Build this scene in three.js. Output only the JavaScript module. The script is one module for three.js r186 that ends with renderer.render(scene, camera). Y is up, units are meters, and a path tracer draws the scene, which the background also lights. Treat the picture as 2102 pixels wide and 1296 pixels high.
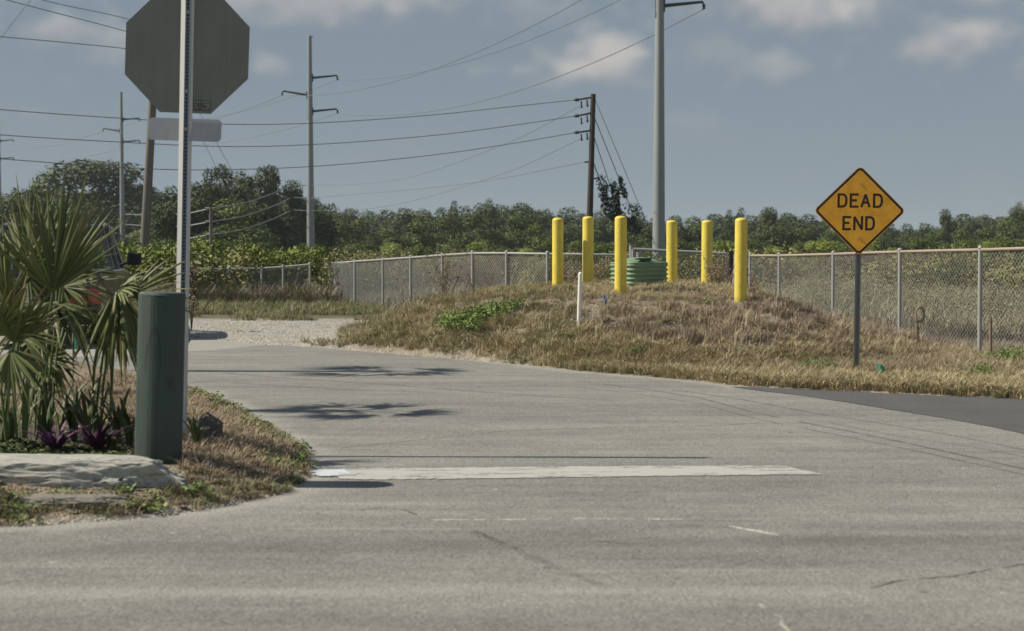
import * as THREE from 'three';
import { mergeGeometries } from 'three/addons/utils/BufferGeometryUtils.js';
import { RoundedBoxGeometry } from 'three/addons/geometries/RoundedBoxGeometry.js';
import { ImprovedNoise } from 'three/addons/math/ImprovedNoise.js';

// ------------------------------------------------------------------ camera
const W = 2102, H = 1296, F = 3200, EYE = 1.4;
const PITCH = Math.atan((648 - 515) / F);
const scene = new THREE.Scene();
const camera = new THREE.PerspectiveCamera(2 * Math.atan(648 / F) * 180 / Math.PI, W / H, 0.1, 4000);
camera.position.set(0, EYE, 0);
camera.rotation.x = -PITCH;
camera.focus = 19;
camera.userData.fStop = 3.4;
scene.add(camera);

const renderer = new THREE.WebGLRenderer({ antialias: true });
renderer.toneMapping = THREE.LinearToneMapping;
renderer.toneMappingExposure = 1.35;
renderer.shadowMap.enabled = true;

// ------------------------------------------------------------------ sky and sun
const SUN = new THREE.Vector3(-0.737, 0.676, -0.02).normalize();
const sun = new THREE.DirectionalLight(new THREE.Color(1.0, 0.93, 0.80), 4.3);
sun.position.copy(SUN).multiplyScalar(60).add(new THREE.Vector3(0, 0, -16));
sun.target.position.set(0, 0, -16);
sun.castShadow = true;
sun.shadow.mapSize.set(4096, 4096);
Object.assign(sun.shadow.camera, { left: -30, right: 30, top: 30, bottom: -30, near: 1, far: 150 });
scene.add(sun, sun.target);

// ------------------------------------------------------------------ small maths
function rngOf(seed) { let s = seed >>> 0; return () => { s = (s + 0x6D2B79F5) | 0; let t = Math.imul(s ^ (s >>> 15), 1 | s); t = (t + Math.imul(t ^ (t >>> 7), 61 | t)) ^ t; return ((t ^ (t >>> 14)) >>> 0) / 4294967296; }; }
function hash2(ix, iy) { let h = Math.imul(ix, 374761393) + Math.imul(iy, 668265263); h = Math.imul(h ^ (h >>> 13), 1274126177); return ((h ^ (h >>> 16)) >>> 0) / 4294967296; }
function vn(x, y) { const ix = Math.floor(x), iy = Math.floor(y), fx = x - ix, fy = y - iy, u = fx * fx * (3 - 2 * fx), v = fy * fy * (3 - 2 * fy);
  const a = hash2(ix, iy), b = hash2(ix + 1, iy), c = hash2(ix, iy + 1), d = hash2(ix + 1, iy + 1); return a + (b - a) * u + (c - a) * v + (a - b - c + d) * u * v; }
function fbm(x, y, o = 4) { let s = 0, a = .5, t = 0; for (let i = 0; i < o; i++) { s += a * vn(x + i * 17.3, y + i * 9.1); t += a; a *= .5; x *= 2.03; y *= 2.03; } return s / t; }
const clamp = (x, a = 0, b = 1) => Math.min(b, Math.max(a, x));
const ss = (a, b, x) => { const t = clamp((x - a) / (b - a)); return t * t * (3 - 2 * t); };
const lerp = (a, b, t) => a + (b - a) * t;
const V = (x, y, z) => new THREE.Vector3(x, y, z);
function interp(list, x) { if (x <= list[0][0]) return list[0][1]; for (let i = 1; i < list.length; i++) if (x <= list[i][0]) { const [a, p] = list[i - 1], [b, q] = list[i]; return p + (q - p) * (x - a) / (b - a); } return list[list.length - 1][1]; }
const CP = Math.cos(PITCH), SP = Math.sin(PITCH);
// place of a thing seen at (px, py) of the survey photograph, d metres ahead
function at(px, py, d) { const x = (px - 1051) / F, y = (648 - py) / F; const dy = y * CP - SP, dz = -(CP + y * SP); const k = d / -dz; return V(x * k, EYE + dy * k, -d); }
function onGround(px, py, h = 0) { const x = (px - 1051) / F, y = (648 - py) / F; const dy = y * CP - SP, dz = -(CP + y * SP); const k = (h - EYE) / dy; return V(x * k, h, dz * k); }
const XD = (px, py, h = 0) => { const p = onGround(px, py, h); return [p.x, -p.z]; };

{ // the sky: air and soft cumulus, computed once round the whole horizon
  const w = 2048, h = 1024, data = new Float32Array(w * h * 4);
  const clouds = [];   // azimuth (0 ahead, + right), elevation, half sizes in radians, strength
  const c = (px, py, rx, ry, s) => clouds.push([(px - 1051) / F, (515 - py) / F, rx / F, ry / F, s]);
  c(1225, 128, 95, 42, .95); c(1180, 150, 70, 24, .5); c(1265, 105, 55, 26, .5); c(1600, 20, 130, 46, .95); c(1720, 40, 100, 34, .45); c(1935, 108, 85, 38, .8); c(1590, 150, 55, 25, .45); c(2030, 12, 110, 26, .65);
  c(180, 90, 90, 26, .6); c(245, 122, 60, 20, .35); c(562, 142, 34, 17, .55); c(640, 15, 200, 32, .75); c(830, 5, 110, 24, .55); c(1090, 25, 85, 24, .3); c(1420, 255, 60, 16, .15); c(1480, 120, 60, 25, .2);
  c(-180, 40, 120, 45, .8); c(-420, 150, 90, 30, .6); c(2300, 140, 120, 40, .8); c(2600, 40, 160, 60, .9);
  const r = rngOf(77);
  for (let i = 0; i < 70; i++) { const el = .06 + r() * .75, az = (r() * 2 - 1) * Math.PI; if (Math.abs(az) < .5 && el < .22) continue; const s = .03 + r() * .05 + el * .05; clouds.push([az, el, s * 1.7, s * .7, .4 + r() * .6]); }
  for (let j = 0; j < h; j++) {
    const el = (j + .5) / h * Math.PI - Math.PI / 2;      // row 0 is straight down
    for (let i = 0; i < w; i++) {
      const lon = ((i + .5) / w - .5) * 2 * Math.PI;      // three: u = atan(z, x) / 2pi + 1/2
      const dx = Math.cos(lon) * Math.cos(el), dz = Math.sin(lon) * Math.cos(el), dy = Math.sin(el);
      const az = Math.atan2(dx, -dz), up = Math.max(0, dy);
      const t = Math.pow(up, .55);
      let R = lerp(.268, .05, t), G = lerp(.325, .11, t), B = lerp(.362, .21, t);
      const mu = dx * SUN.x + dy * SUN.y + dz * SUN.z;
      const glow = .05 * Math.pow(Math.max(0, mu), 5) + .25 * Math.pow(Math.max(0, mu), 40);
      R += glow * 1.0; G += glow * .96; B += glow * .88;
      if (el > -.05) {
        let k = 0, top = 0;
        for (const [ca, ce, ra, re, s] of clouds) {
          let da = az - ca; if (da > Math.PI) da -= 2 * Math.PI; if (da < -Math.PI) da += 2 * Math.PI;
          const a = da / ra / 1.15, b = (el - ce) / re / 1.2; if (Math.abs(a) > 2.6 || Math.abs(b) > 2.6) continue;
          const n = fbm(az * 70 + ca * 31, el * 105 + 7, 5) - .5, q = Math.exp(-(a * a + b * b) * .8) + n * 1.15 - .1;
          const v = ss(.0, .85, q) * s; if (v > k) k = v; top += v * clamp(.52 + b * .42 + n * 1.1, 0, 1);
        }
        const veil = (fbm(az * 16 + 3, el * 42, 4) - .42) * .55; if (veil > 0) k = Math.max(k, veil);
        const lit = k > 0 ? clamp(top / Math.max(k, .01)) : 0;
        const cr = lerp(.27, .50, lit), cg = lerp(.285, .485, lit), cb = lerp(.325, .475, lit);
        R = lerp(R, cr, k * .85); G = lerp(G, cg, k * .85); B = lerp(B, cb, k * .85);
      } else { const q = ss(0, .4, -el - .05); R = lerp(R, .12, q); G = lerp(G, .115, q); B = lerp(B, .10, q); }
      const o = (j * w + i) * 4; data[o] = R * .84; data[o + 1] = G * .825; data[o + 2] = B * .80; data[o + 3] = 1;
    }
  }
  const sky = new THREE.DataTexture(data, w, h, THREE.RGBAFormat, THREE.FloatType);
  sky.mapping = THREE.EquirectangularReflectionMapping; sky.magFilter = sky.minFilter = THREE.LinearFilter; sky.needsUpdate = true;
  scene.background = sky; scene.environment = sky;
}
scene.fog = new THREE.FogExp2(new THREE.Color(.30, .33, .35), 0.00028);

// ------------------------------------------------------------------ names, labels, geometry helpers
const taken = {};
function numbered(n) { const k = taken[n] = (taken[n] ?? -1) + 1; return k ? `${n}_${String(k).padStart(3, '0')}` : n; }
function tag(o, label, category, group) { o.userData.label = label; o.userData.category = category; if (group) o.userData.group = group; return o; }
function shade(o) { o.traverse(m => { if (m.isMesh) m.castShadow = m.receiveShadow = true; }); return o; }
function thing(name, label, category, pos = V(0, 0, 0), turn = 0, group) { const o = new THREE.Group(); o.name = numbered(name); o.position.copy(pos); o.rotation.y = turn; scene.add(o); return tag(o, label, category, group); }
function part(name, geo, mat, parent) { const m = new THREE.Mesh(Array.isArray(geo) ? merge(geo) : geo, mat); m.name = name; m.castShadow = m.receiveShadow = true; parent.add(m); return m; }
function solo(name, label, category, geo, mat, pos, group) { const m = part(numbered(name), geo, mat, scene); if (pos) m.position.copy(pos); return tag(m, label, category, group); }
function struct(name, geo, mat) { const m = part(name, geo, mat, scene); m.userData.kind = 'structure'; m.userData.label = name.replace(/_/g, ' '); return m; }
function copy(src, name, label, group) { const c = src.clone(); c.name = numbered(name); c.userData = { ...src.userData }; if (label) c.userData.label = label; if (group) c.userData.group = group; scene.add(c); return c; }
function merge(list) { list = list.map(g => { let q = g.index ? g.toNonIndexed() : g; for (const k of Object.keys(q.attributes)) if (!['position', 'normal', 'uv', 'color'].includes(k)) q.deleteAttribute(k); return q; }); const hasC = list.some(g => g.attributes.color); if (hasC) for (const g of list) if (!g.attributes.color) tint(g, [1, 1, 1]); return list.length === 1 ? list[0] : mergeGeometries(list, false); }
function tint(g, c) { const n = g.attributes.position.count, a = new Float32Array(n * 3); for (let i = 0; i < n; i++) a.set(c, i * 3); g.setAttribute('color', new THREE.BufferAttribute(a, 3)); return g; }
const UP = V(0, 1, 0);
function bar(a, b, ra, rb = ra, seg = 10, open = false) { const d = b.clone().sub(a), L = d.length(); const g = new THREE.CylinderGeometry(rb, ra, L, seg, 1, open); g.translate(0, L / 2, 0); g.applyQuaternion(new THREE.Quaternion().setFromUnitVectors(UP, d.normalize())); g.translate(a.x, a.y, a.z); return g; }
function box(w, h, d, x = 0, y = 0, z = 0, r = 0) { const g = r ? new RoundedBoxGeometry(w, h, d, 3, r) : new THREE.BoxGeometry(w, h, d); g.translate(x, y, z); return g; }
function wireTube(pts, r, seg = 40, radial = 6) { return new THREE.TubeGeometry(new THREE.CatmullRomCurve3(pts), seg, r, radial, false); }
class Soup { constructor() { this.p = []; this.c = []; this.u = []; }
  tri(a, b, c, col) { for (const v of [a, b, c]) { this.p.push(v.x, v.y, v.z); this.c.push(...col); this.u.push(v.x, v.z); } }
  quad(a, b, c, d, col) { this.tri(a, b, c, col); this.tri(a, c, d, col); }
  geo() { const g = new THREE.BufferGeometry(); g.setAttribute('position', new THREE.Float32BufferAttribute(this.p, 3)); g.setAttribute('color', new THREE.Float32BufferAttribute(this.c, 3)); g.setAttribute('uv', new THREE.Float32BufferAttribute(this.u, 2)); g.computeVertexNormals(); return g; } }

// ------------------------------------------------------------------ materials
const lin = (r, g, b) => new THREE.Color().setRGB(r, g, b);
const std = (r, g, b, rough = .8, metal = 0, extra = {}) => new THREE.MeshStandardMaterial({ color: lin(r, g, b), roughness: rough, metalness: metal, ...extra });
function noiseTex(size, fn, repeat = 1, srgb = false) { const d = new Uint8Array(size * size * 4); for (let j = 0; j < size; j++) for (let i = 0; i < size; i++) { const v = fn(i / size, j / size, i, j), o = (j * size + i) * 4; const c = Array.isArray(v) ? v : [v, v, v]; d[o] = clamp(c[0]) * 255; d[o + 1] = clamp(c[1]) * 255; d[o + 2] = clamp(c[2]) * 255; d[o + 3] = 255; }
  const t = new THREE.DataTexture(d, size, size); t.wrapS = t.wrapT = THREE.RepeatWrapping; t.magFilter = THREE.LinearFilter; t.minFilter = THREE.LinearMipmapLinearFilter; t.generateMipmaps = true; t.repeat.set(repeat, repeat); if (srgb) t.colorSpace = THREE.SRGBColorSpace; t.needsUpdate = true; return t; }
// periodic noise for tiles
function tn(x, y, n) { const ix = Math.floor(x), iy = Math.floor(y), fx = x - ix, fy = y - iy, m = (a) => ((a % n) + n) % n, u = fx * fx * (3 - 2 * fx), v = fy * fy * (3 - 2 * fy); const a = hash2(m(ix), m(iy) + n * 7), b = hash2(m(ix + 1), m(iy) + n * 7), c = hash2(m(ix), m(iy + 1) + n * 7), d = hash2(m(ix + 1), m(iy + 1) + n * 7); return a + (b - a) * u + (c - a) * v + (a - b - c + d) * u * v; }
const tfbm = (u, v, n, o = 4) => { let s = 0, a = .5, t = 0; for (let i = 0; i < o; i++) { s += a * tn(u * n, v * n, n); t += a; a *= .55; n *= 2; } return s / t; };
const grit = noiseTex(512, (u, v) => .25 + .75 * tfbm(u, v, 24, 5));
const gritBump = noiseTex(512, (u, v) => tfbm(u, v, 64, 3));
const brushTex = noiseTex(512, (u, v) => .68 + .2 * tfbm(u, v, 3, 5) + .12 * tn(u * 48, v * 1, 48) * tfbm(u, v, 4, 3) + .06 * tfbm(u, v, 60, 2));

const M = {};
M.galv = new THREE.MeshStandardMaterial({ color: lin(.36, .36, .355), roughness: .6, metalness: .15, map: noiseTex(256, (u, v) => .78 + .22 * tfbm(u, v, 10, 4)) });
M.steelPole = new THREE.MeshStandardMaterial({ color: lin(.29, .31, .32), roughness: .6, metalness: .15, map: noiseTex(256, (u, v) => .82 + .18 * tfbm(u, v, 8, 4)) });
M.darkSteel = std(.06, .065, .07, .6, .3);
M.wire = std(.10, .105, .11, .6, 0);
M.wireFaint = std(.16, .18, .2, .6, 0);
M.woodPole = new THREE.MeshStandardMaterial({ color: lin(.22, .205, .18), roughness: .95, map: noiseTex(256, (u, v) => .45 + .55 * (.7 * tn(u * 64, v * 3, 64) + .3 * tfbm(u, v, 8, 3))) });
M.darkWood = new THREE.MeshStandardMaterial({ color: lin(.075, .062, .05), roughness: .95, map: M.woodPole.map });
M.leaf = new THREE.MeshStandardMaterial({ vertexColors: true, roughness: .75, side: THREE.DoubleSide });
M.frond = new THREE.MeshStandardMaterial({ vertexColors: true, roughness: .6, side: THREE.DoubleSide });
M.bark = new THREE.MeshStandardMaterial({ color: lin(.10, .085, .065), roughness: .95, map: M.woodPole.map });

// ------------------------------------------------------------------ land: outlines in metres (x, distance ahead)
const islandPoly = [[-16, 5.2], [-5, 6.9], XD(0, 1086), XD(150, 1076), XD(300, 1062), XD(420, 1048), XD(520, 1030), XD(600, 1012), XD(632, 985), XD(640, 955), XD(636, 930), XD(600, 905), XD(556, 880), XD(480, 832), XD(400, 802), XD(280, 764), XD(150, 750), XD(60, 743), [-9, 21.6], [-40, 30], [-40, 5]];
const farPoly = [[-60, 44], [-14, 30.5], XD(0, 674), XD(260, 685), XD(385, 692), XD(470, 700), XD(560, 709), XD(680, 715), XD(860, 731), XD(1000, 742), XD(1200, 764), XD(1400, 780), XD(1520, 795), XD(1650, 801), XD(1800, 808), XD(2102, 822), [8, 14.2], [16, 13.2], [60, 10], [1600, -200], [1600, 1700], [-1600, 1700], [-1600, 300]];
function sdf(poly, x, y) { let best = 1e9, inside = false; for (let i = 0, j = poly.length - 1; i < poly.length; j = i++) { const [ax, ay] = poly[i], [bx, by] = poly[j]; const ex = bx - ax, ey = by - ay, t = clamp(((x - ax) * ex + (y - ay) * ey) / (ex * ex + ey * ey)); const dx = x - ax - ex * t, dy = y - ay - ey * t, q = dx * dx + dy * dy; if (q < best) best = q; if ((ay > y) !== (by > y) && x < (bx - ax) * (y - ay) / (by - ay) + ax) inside = !inside; } return (inside ? 1 : -1) * Math.sqrt(best); }
const ridge = [[-3.1, 0], [-2.4, .1], [-1.9, .28], [-1.4, .5], [-.8, .66], [-.2, .76], [.6, .82], [2.2, .83], [3.3, .80], [3.75, .64], [4.4, .42], [5.0, .24], [5.6, .10], [6.3, .02], [7.2, 0]];
function moundH(x, d) { const toe = interp([[-3, 22.2], [-1.2, 20.4], [.8, 18.3], [1.8, 17.4], [2.7, 17.1], [4, 18.0], [5, 18.8], [6, 19.6]], x) + .15; const top = interp([[-3, 24], [-1, 22.6], [1, 22.0], [3, 21.8], [4.4, 21.6], [6.5, 21.8]], x); let k = clamp((d - toe) / (top - toe)); k = k * (1.42 - .42 * k); k *= 1 - ss(24.6, 27.6, d); const n = (fbm(x * 1.7 + 5, d * 1.7, 3) - .5) * .14 + (fbm(x * 5, d * 5, 2) - .5) * .06; const hollow = -.09 * Math.exp(-(((x - 2.95) / .32) ** 2 + ((d - 20.0) / .25) ** 2)); const r = interp(ridge, x); return r * k + n * Math.min(1, r * k * 4) + hollow; }
const nearD = -9;
function land(x, d) {   // height, or below the road where there is road
  const si = sdf(islandPoly, x, d), sf = sdf(farPoly, x, d), wob = (fbm(x * 3, d * 3, 3) - .5) * .16 + (fbm(x * 11, d * 11, 2) - .5) * .06;
  if (si > -1) { const s = si + wob; return s < 0 ? Math.max(-.06, s * .35) : Math.min(.12, s * .2) + .04 * ss(.1, 1, s) * fbm(x * 2.2, d * 2.2, 3) + (fbm(x * 9, d * 9, 2) - .5) * .02; }
  let s = sf + wob; if (d < 0) s = Math.max(s, nearD - d);
  if (s < 0) return Math.max(-.06, s * .35);
  const far = ss(23, 30, d);
  return Math.min(.035, s * .12) + moundH(x, d) + far * .05 + (fbm(x * 7, d * 7, 2) - .5) * .02 * clamp(s) + Math.max(0, fbm(x * .05, d * .05, 3) - .5) * .3 * ss(40, 120, d);
}
const onLand = (x, d) => V(x, land(x, d), -d);
const lerp3 = (a, b, t) => a.map((v, i) => lerp(v, b[i], t));
function zone(x, d) {   // albedo of the bare earth
  const n = fbm(x * 1.3 + 9, d * 1.3, 4), f = fbm(x * 6, d * 6, 3);
  const si = sdf(islandPoly, x, d);
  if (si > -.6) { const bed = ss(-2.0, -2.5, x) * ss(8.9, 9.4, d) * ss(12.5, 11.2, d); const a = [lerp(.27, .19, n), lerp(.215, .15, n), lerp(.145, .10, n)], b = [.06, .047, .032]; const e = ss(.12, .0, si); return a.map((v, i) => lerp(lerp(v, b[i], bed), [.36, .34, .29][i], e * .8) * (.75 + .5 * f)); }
  const gravel = ss(-1.9, -2.7, x + (n - .5) * .8) * ss(30.6, 29.4, d + (n - .5) * 1.4);
  const g = lerp3([.36, .315, .265], [.36, .345, .305], ss(.4, .6, n)); const m = moundH(x, d); const edge = ss(.3, .02, sdf(farPoly, x, d));
  let c = [lerp(.27, .20, n), lerp(.225, .165, n), lerp(.16, .115, n)];
  if (d > 26) { const k = ss(26, 32, d); c = c.map((v, i) => lerp(v, [.115, .105, .055][i] * (.7 + .6 * n), k)); }
  c = c.map((v, i) => lerp(v, [.32, .305, .265][i], edge * .5 * (m < .05 ? 1 : 0)));
  return c.map((v, i) => lerp(v, g[i], gravel) * (.75 + .5 * f));
}
{ // the ground, one sheet to the horizon
  const axis = (lo, hi, step, far0, far1) => { const a = []; let s = step; for (let x = lo; x > far0;) { x -= s; s *= 1.22; a.unshift(Math.max(x, far0)); } for (let x = lo; x <= hi + 1e-6; x += step) a.push(x); s = step; for (let x = a[a.length - 1]; x < far1;) { x += s; s *= 1.22; a.push(Math.min(x, far1)); } return a; };
  const xs = axis(-8, 8, .11, -1600, 1600), ds = axis(6.6, 29, .11, -900, 1700), nx = xs.length, nd = ds.length;
  const p = new Float32Array(nx * nd * 3), c = new Float32Array(nx * nd * 3), u = new Float32Array(nx * nd * 2), idx = [];
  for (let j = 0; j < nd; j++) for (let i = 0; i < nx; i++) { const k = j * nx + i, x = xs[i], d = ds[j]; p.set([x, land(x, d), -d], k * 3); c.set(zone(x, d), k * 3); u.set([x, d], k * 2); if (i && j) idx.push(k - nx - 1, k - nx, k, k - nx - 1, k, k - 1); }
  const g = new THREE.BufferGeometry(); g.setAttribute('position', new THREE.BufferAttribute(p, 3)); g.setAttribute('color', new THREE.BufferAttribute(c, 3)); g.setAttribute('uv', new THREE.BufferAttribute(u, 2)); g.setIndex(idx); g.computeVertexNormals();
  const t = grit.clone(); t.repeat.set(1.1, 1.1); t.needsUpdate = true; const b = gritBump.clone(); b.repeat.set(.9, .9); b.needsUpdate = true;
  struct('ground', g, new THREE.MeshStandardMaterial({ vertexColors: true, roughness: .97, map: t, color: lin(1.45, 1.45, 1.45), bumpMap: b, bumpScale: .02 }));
}

// ------------------------------------------------------------------ road
const RX = 12, RD0 = 5, RDL = 15;   // the survey square: x from -6 to 6, distance 5 to 20
let roadMap;
{
  const S = 2048, cv = document.createElement('canvas'); cv.width = cv.height = S; const g = cv.getContext('2d'), im = g.createImageData(S, S), D = im.data;
  const enc = v => 255 * (v <= .0031308 ? 12.92 * v : 1.055 * Math.pow(v, 1 / 2.4) - .055);
  const edgeAt = new Float32Array(256 * 256); for (let j = 0; j < 256; j++) for (let i = 0; i < 256; i++) { const x = -6 + RX * (i + .5) / 256, d = RD0 + RDL * (j + .5) / 256; edgeAt[j * 256 + i] = Math.min(-sdf(islandPoly, x, d), -sdf(farPoly, x, d)); }
  for (let j = 0; j < S; j++) { const d = RD0 + RDL * (1 - (j + .5) / S);
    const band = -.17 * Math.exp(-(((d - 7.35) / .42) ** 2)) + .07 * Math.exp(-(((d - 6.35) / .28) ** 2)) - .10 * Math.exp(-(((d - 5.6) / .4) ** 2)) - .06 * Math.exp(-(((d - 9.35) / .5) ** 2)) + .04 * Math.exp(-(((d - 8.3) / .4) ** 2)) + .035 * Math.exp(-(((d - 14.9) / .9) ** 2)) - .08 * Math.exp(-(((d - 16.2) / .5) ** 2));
    for (let i = 0; i < S; i++) { const x = -6 + RX * (i + .5) / S;
      const big = fbm(x * .55 + 4, d * .9 + 2, 4) - .5, streak = fbm(x * .9 + 30, d * 6.5, 4) - .5, mid = fbm(x * 3.1, d * 4.2 + 60, 3) - .5, fine = hash2(i, j) - .5, ag = vn(x * 62, d * 62) - .5, ag2 = vn(x * 27 + 9, d * 27) - .5;
      const e = edgeAt[Math.min(255, (d - RD0) / RDL * 256 | 0) * 256 + Math.min(255, i / 8 | 0)];
      let v = .204 * (1 + band * (.55 + 1.2 * (.5 + big)) + big * .34 + streak * .38 + mid * .2 + fine * .22 + ag * .34 + ag2 * .16);
      const dust = ss(.26 + mid * .4, 0, e); v = lerp(v, .34, dust * .65);
      const o = (j * S + i) * 4, wm = 1 + big * .03; D[o] = enc(v * 1.02 * wm); D[o + 1] = enc(v * .985); D[o + 2] = enc(v * lerp(.885, .86, dust)); D[o + 3] = 255; } }
  g.putImageData(im, 0, 0);
  const P = (px, py) => { const [x, d] = XD(px, py); return [(x + 6) / RX * S, (1 - (d - RD0) / RDL) * S]; };
  const r = rngOf(5);
  function line(pts, width, style, jag = 0, gaps = 0) { const w = pts.map(q => P(...q)); for (let i = 1; i < w.length; i++) { const [ax, ay] = w[i - 1], [bx, by] = w[i], n = Math.max(2, Math.hypot(bx - ax, by - ay) / 7 | 0); let lx = ax, ly = ay; for (let k = 1; k <= n; k++) { const x = lerp(ax, bx, k / n) + (r() - .5) * jag, y = lerp(ay, by, k / n) + (r() - .5) * jag; if (r() > gaps) { g.strokeStyle = style; g.lineWidth = width * (.6 + .8 * r()); g.beginPath(); g.moveTo(lx, ly); g.lineTo(x, y); g.stroke(); } lx = x; ly = y; } } }
  g.lineCap = 'round';
  line([[700, 920], [800, 910], [920, 897], [1040, 885], [1180, 880], [1330, 877], [1480, 874], [1560, 868]], 2.4, 'rgba(58,55,50,.75)', 3, .12);   // long crack
    line([[1790, 1208], [1850, 1192], [1960, 1183], [2040, 1168], [2110, 1158]], 2.0, 'rgba(50,48,44,.8)', 3, .05); line([[1560, 1240], [1600, 1268], [1620, 1296], [1632, 1330]], 2.2, 'rgba(190,186,170,.55)', 3, .2);
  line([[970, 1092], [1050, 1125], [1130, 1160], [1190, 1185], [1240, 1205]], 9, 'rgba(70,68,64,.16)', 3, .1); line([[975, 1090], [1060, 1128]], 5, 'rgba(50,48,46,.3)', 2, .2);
  line([[880, 1067], [1010, 1067], [1200, 1065], [1400, 1066]], 4, 'rgba(205,203,190,.42)', 2, .35); line([[1500, 1080], [1540, 1088], [1590, 1097]], 5, 'rgba(200,198,186,.5)', 2, .15);
  line([[1230, 1112], [1310, 1117]], 2.5, 'rgba(45,44,42,.5)', 2, .1); line([[740, 1048], [790, 1042]], 3, 'rgba(60,58,52,.5)', 4, .4); line([[815, 1044], [860, 1058]], 3, 'rgba(60,58,52,.5)', 4, .4);
  line([[600, 1180], [760, 1178], [900, 1172], [1040, 1165]], 2, 'rgba(80,78,72,.4)', 2, .4); line([[180, 1246], [240, 1248]], 5, 'rgba(60,58,54,.35)', 3, .3);
  for (const [o, a] of [[0, .3], [12, .2]]) { line([[1180, 782 + o], [1330, 800 + o], [1440, 818 + o], [1540, 845 + o], [1600, 858 + o]], 6, `rgba(62,61,60,${a})`, 1, .03); line([[1640, 866 + o], [1740, 885 + o], [1870, 912 + o], [2000, 940 + o], [2110, 965 + o]], 6, `rgba(62,61,60,${a + .08})`, 1, .03); }
  line([[1380, 800], [1520, 820], [1680, 850], [1800, 868], [1960, 895], [2110, 925]], 6, 'rgba(66,65,64,.3)', 1, .03); line([[1700, 868], [1860, 898], [2000, 918], [2110, 940]], 5, 'rgba(66,65,64,.22)', 1, .03);
  line([[400, 760], [560, 775], [800, 790], [1000, 806], [1250, 822]], 16, 'rgba(80,79,78,.13)', 2, .05); line([[480, 786], [700, 800], [900, 806]], 14, 'rgba(80,79,78,.14)', 2, .05);
  line([[1555, 862], [1600, 861], [1625, 865]], 4, 'rgba(170,150,110,.5)', 2, .2);
  for (let i = 0; i < 260; i++) { const x = r() * S, y = r() * S, q = 1 + r() * 2.2; g.fillStyle = r() < .6 ? 'rgba(50,48,45,.5)' : 'rgba(200,196,184,.45)'; g.beginPath(); g.ellipse(x, y, q, q * .8, 0, 0, 7); g.fill(); }
  for (let i = 0; i < 60; i++) { const y = S * (.45 + .55 * r()), x = S * (.2 + .7 * r()), L = 40 + r() * 160; g.strokeStyle = r() < .55 ? 'rgba(70,69,66,.16)' : 'rgba(190,187,175,.14)'; g.lineWidth = 2 + r() * 6; g.beginPath(); g.moveTo(x, y); g.lineTo(x + L, y + (r() - .5) * 10); g.stroke(); }
  const blot = (px, py, rx, ry, a, light) => { const [x, y] = P(px, py), q = 2; g.save(); g.translate(x, y); g.scale(rx, ry); const gr = g.createRadialGradient(0, 0, 0, 0, 0, 1); gr.addColorStop(0, light ? `rgba(200,198,188,${a})` : `rgba(72,70,68,${a})`); gr.addColorStop(.5, light ? `rgba(200,198,188,${a * .55})` : `rgba(72,70,68,${a * .6})`); gr.addColorStop(1, 'rgba(120,118,112,0)'); g.fillStyle = gr; g.fillRect(-1, -1, 2, 2); g.restore(); };
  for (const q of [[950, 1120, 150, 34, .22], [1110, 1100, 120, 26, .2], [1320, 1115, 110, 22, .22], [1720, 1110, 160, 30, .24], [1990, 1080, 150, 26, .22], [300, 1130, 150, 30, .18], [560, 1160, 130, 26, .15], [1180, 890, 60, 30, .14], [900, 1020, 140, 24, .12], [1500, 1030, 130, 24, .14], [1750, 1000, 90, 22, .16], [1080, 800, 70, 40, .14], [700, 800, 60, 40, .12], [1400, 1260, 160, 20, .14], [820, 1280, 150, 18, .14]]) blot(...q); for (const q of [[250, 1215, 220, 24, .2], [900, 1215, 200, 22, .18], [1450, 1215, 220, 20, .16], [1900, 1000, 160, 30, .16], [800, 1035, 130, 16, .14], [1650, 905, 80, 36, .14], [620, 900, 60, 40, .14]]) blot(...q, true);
  const t = new THREE.CanvasTexture(cv); t.colorSpace = THREE.SRGBColorSpace; t.wrapS = t.wrapT = THREE.MirroredRepeatWrapping; t.anisotropy = 8; roadMap = t;
  const rg = new THREE.PlaneGeometry(90, 62, 1, 1); rg.rotateX(-Math.PI / 2); rg.translate(0, 0, -17);
  const pos = rg.attributes.position, uv = rg.attributes.uv; for (let i = 0; i < pos.count; i++) uv.setXY(i, (pos.getX(i) + 6) / RX, (-pos.getZ(i) - RD0) / RDL);
  const bm = gritBump.clone(); bm.repeat.set(RX * 1.2, RDL * 1.2); bm.needsUpdate = true;
  struct('road', rg, new THREE.MeshStandardMaterial({ map: t, roughness: .92, bumpMap: bm, bumpScale: .006 }));
}
function sheet(poly, y) { const sh = new THREE.Shape(poly.map(([x, d]) => new THREE.Vector2(x, d))); const g = new THREE.ShapeGeometry(sh); const p = g.attributes.position, u = g.attributes.uv; for (let i = 0; i < p.count; i++) { const x = p.getX(i), d = p.getY(i); p.setXYZ(i, x, y, -d); u.setXY(i, x, d); } g.computeVertexNormals(); const n = g.attributes.normal; for (let i = 0; i < n.count; i++) n.setXYZ(i, 0, 1, 0); return g; }
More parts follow.
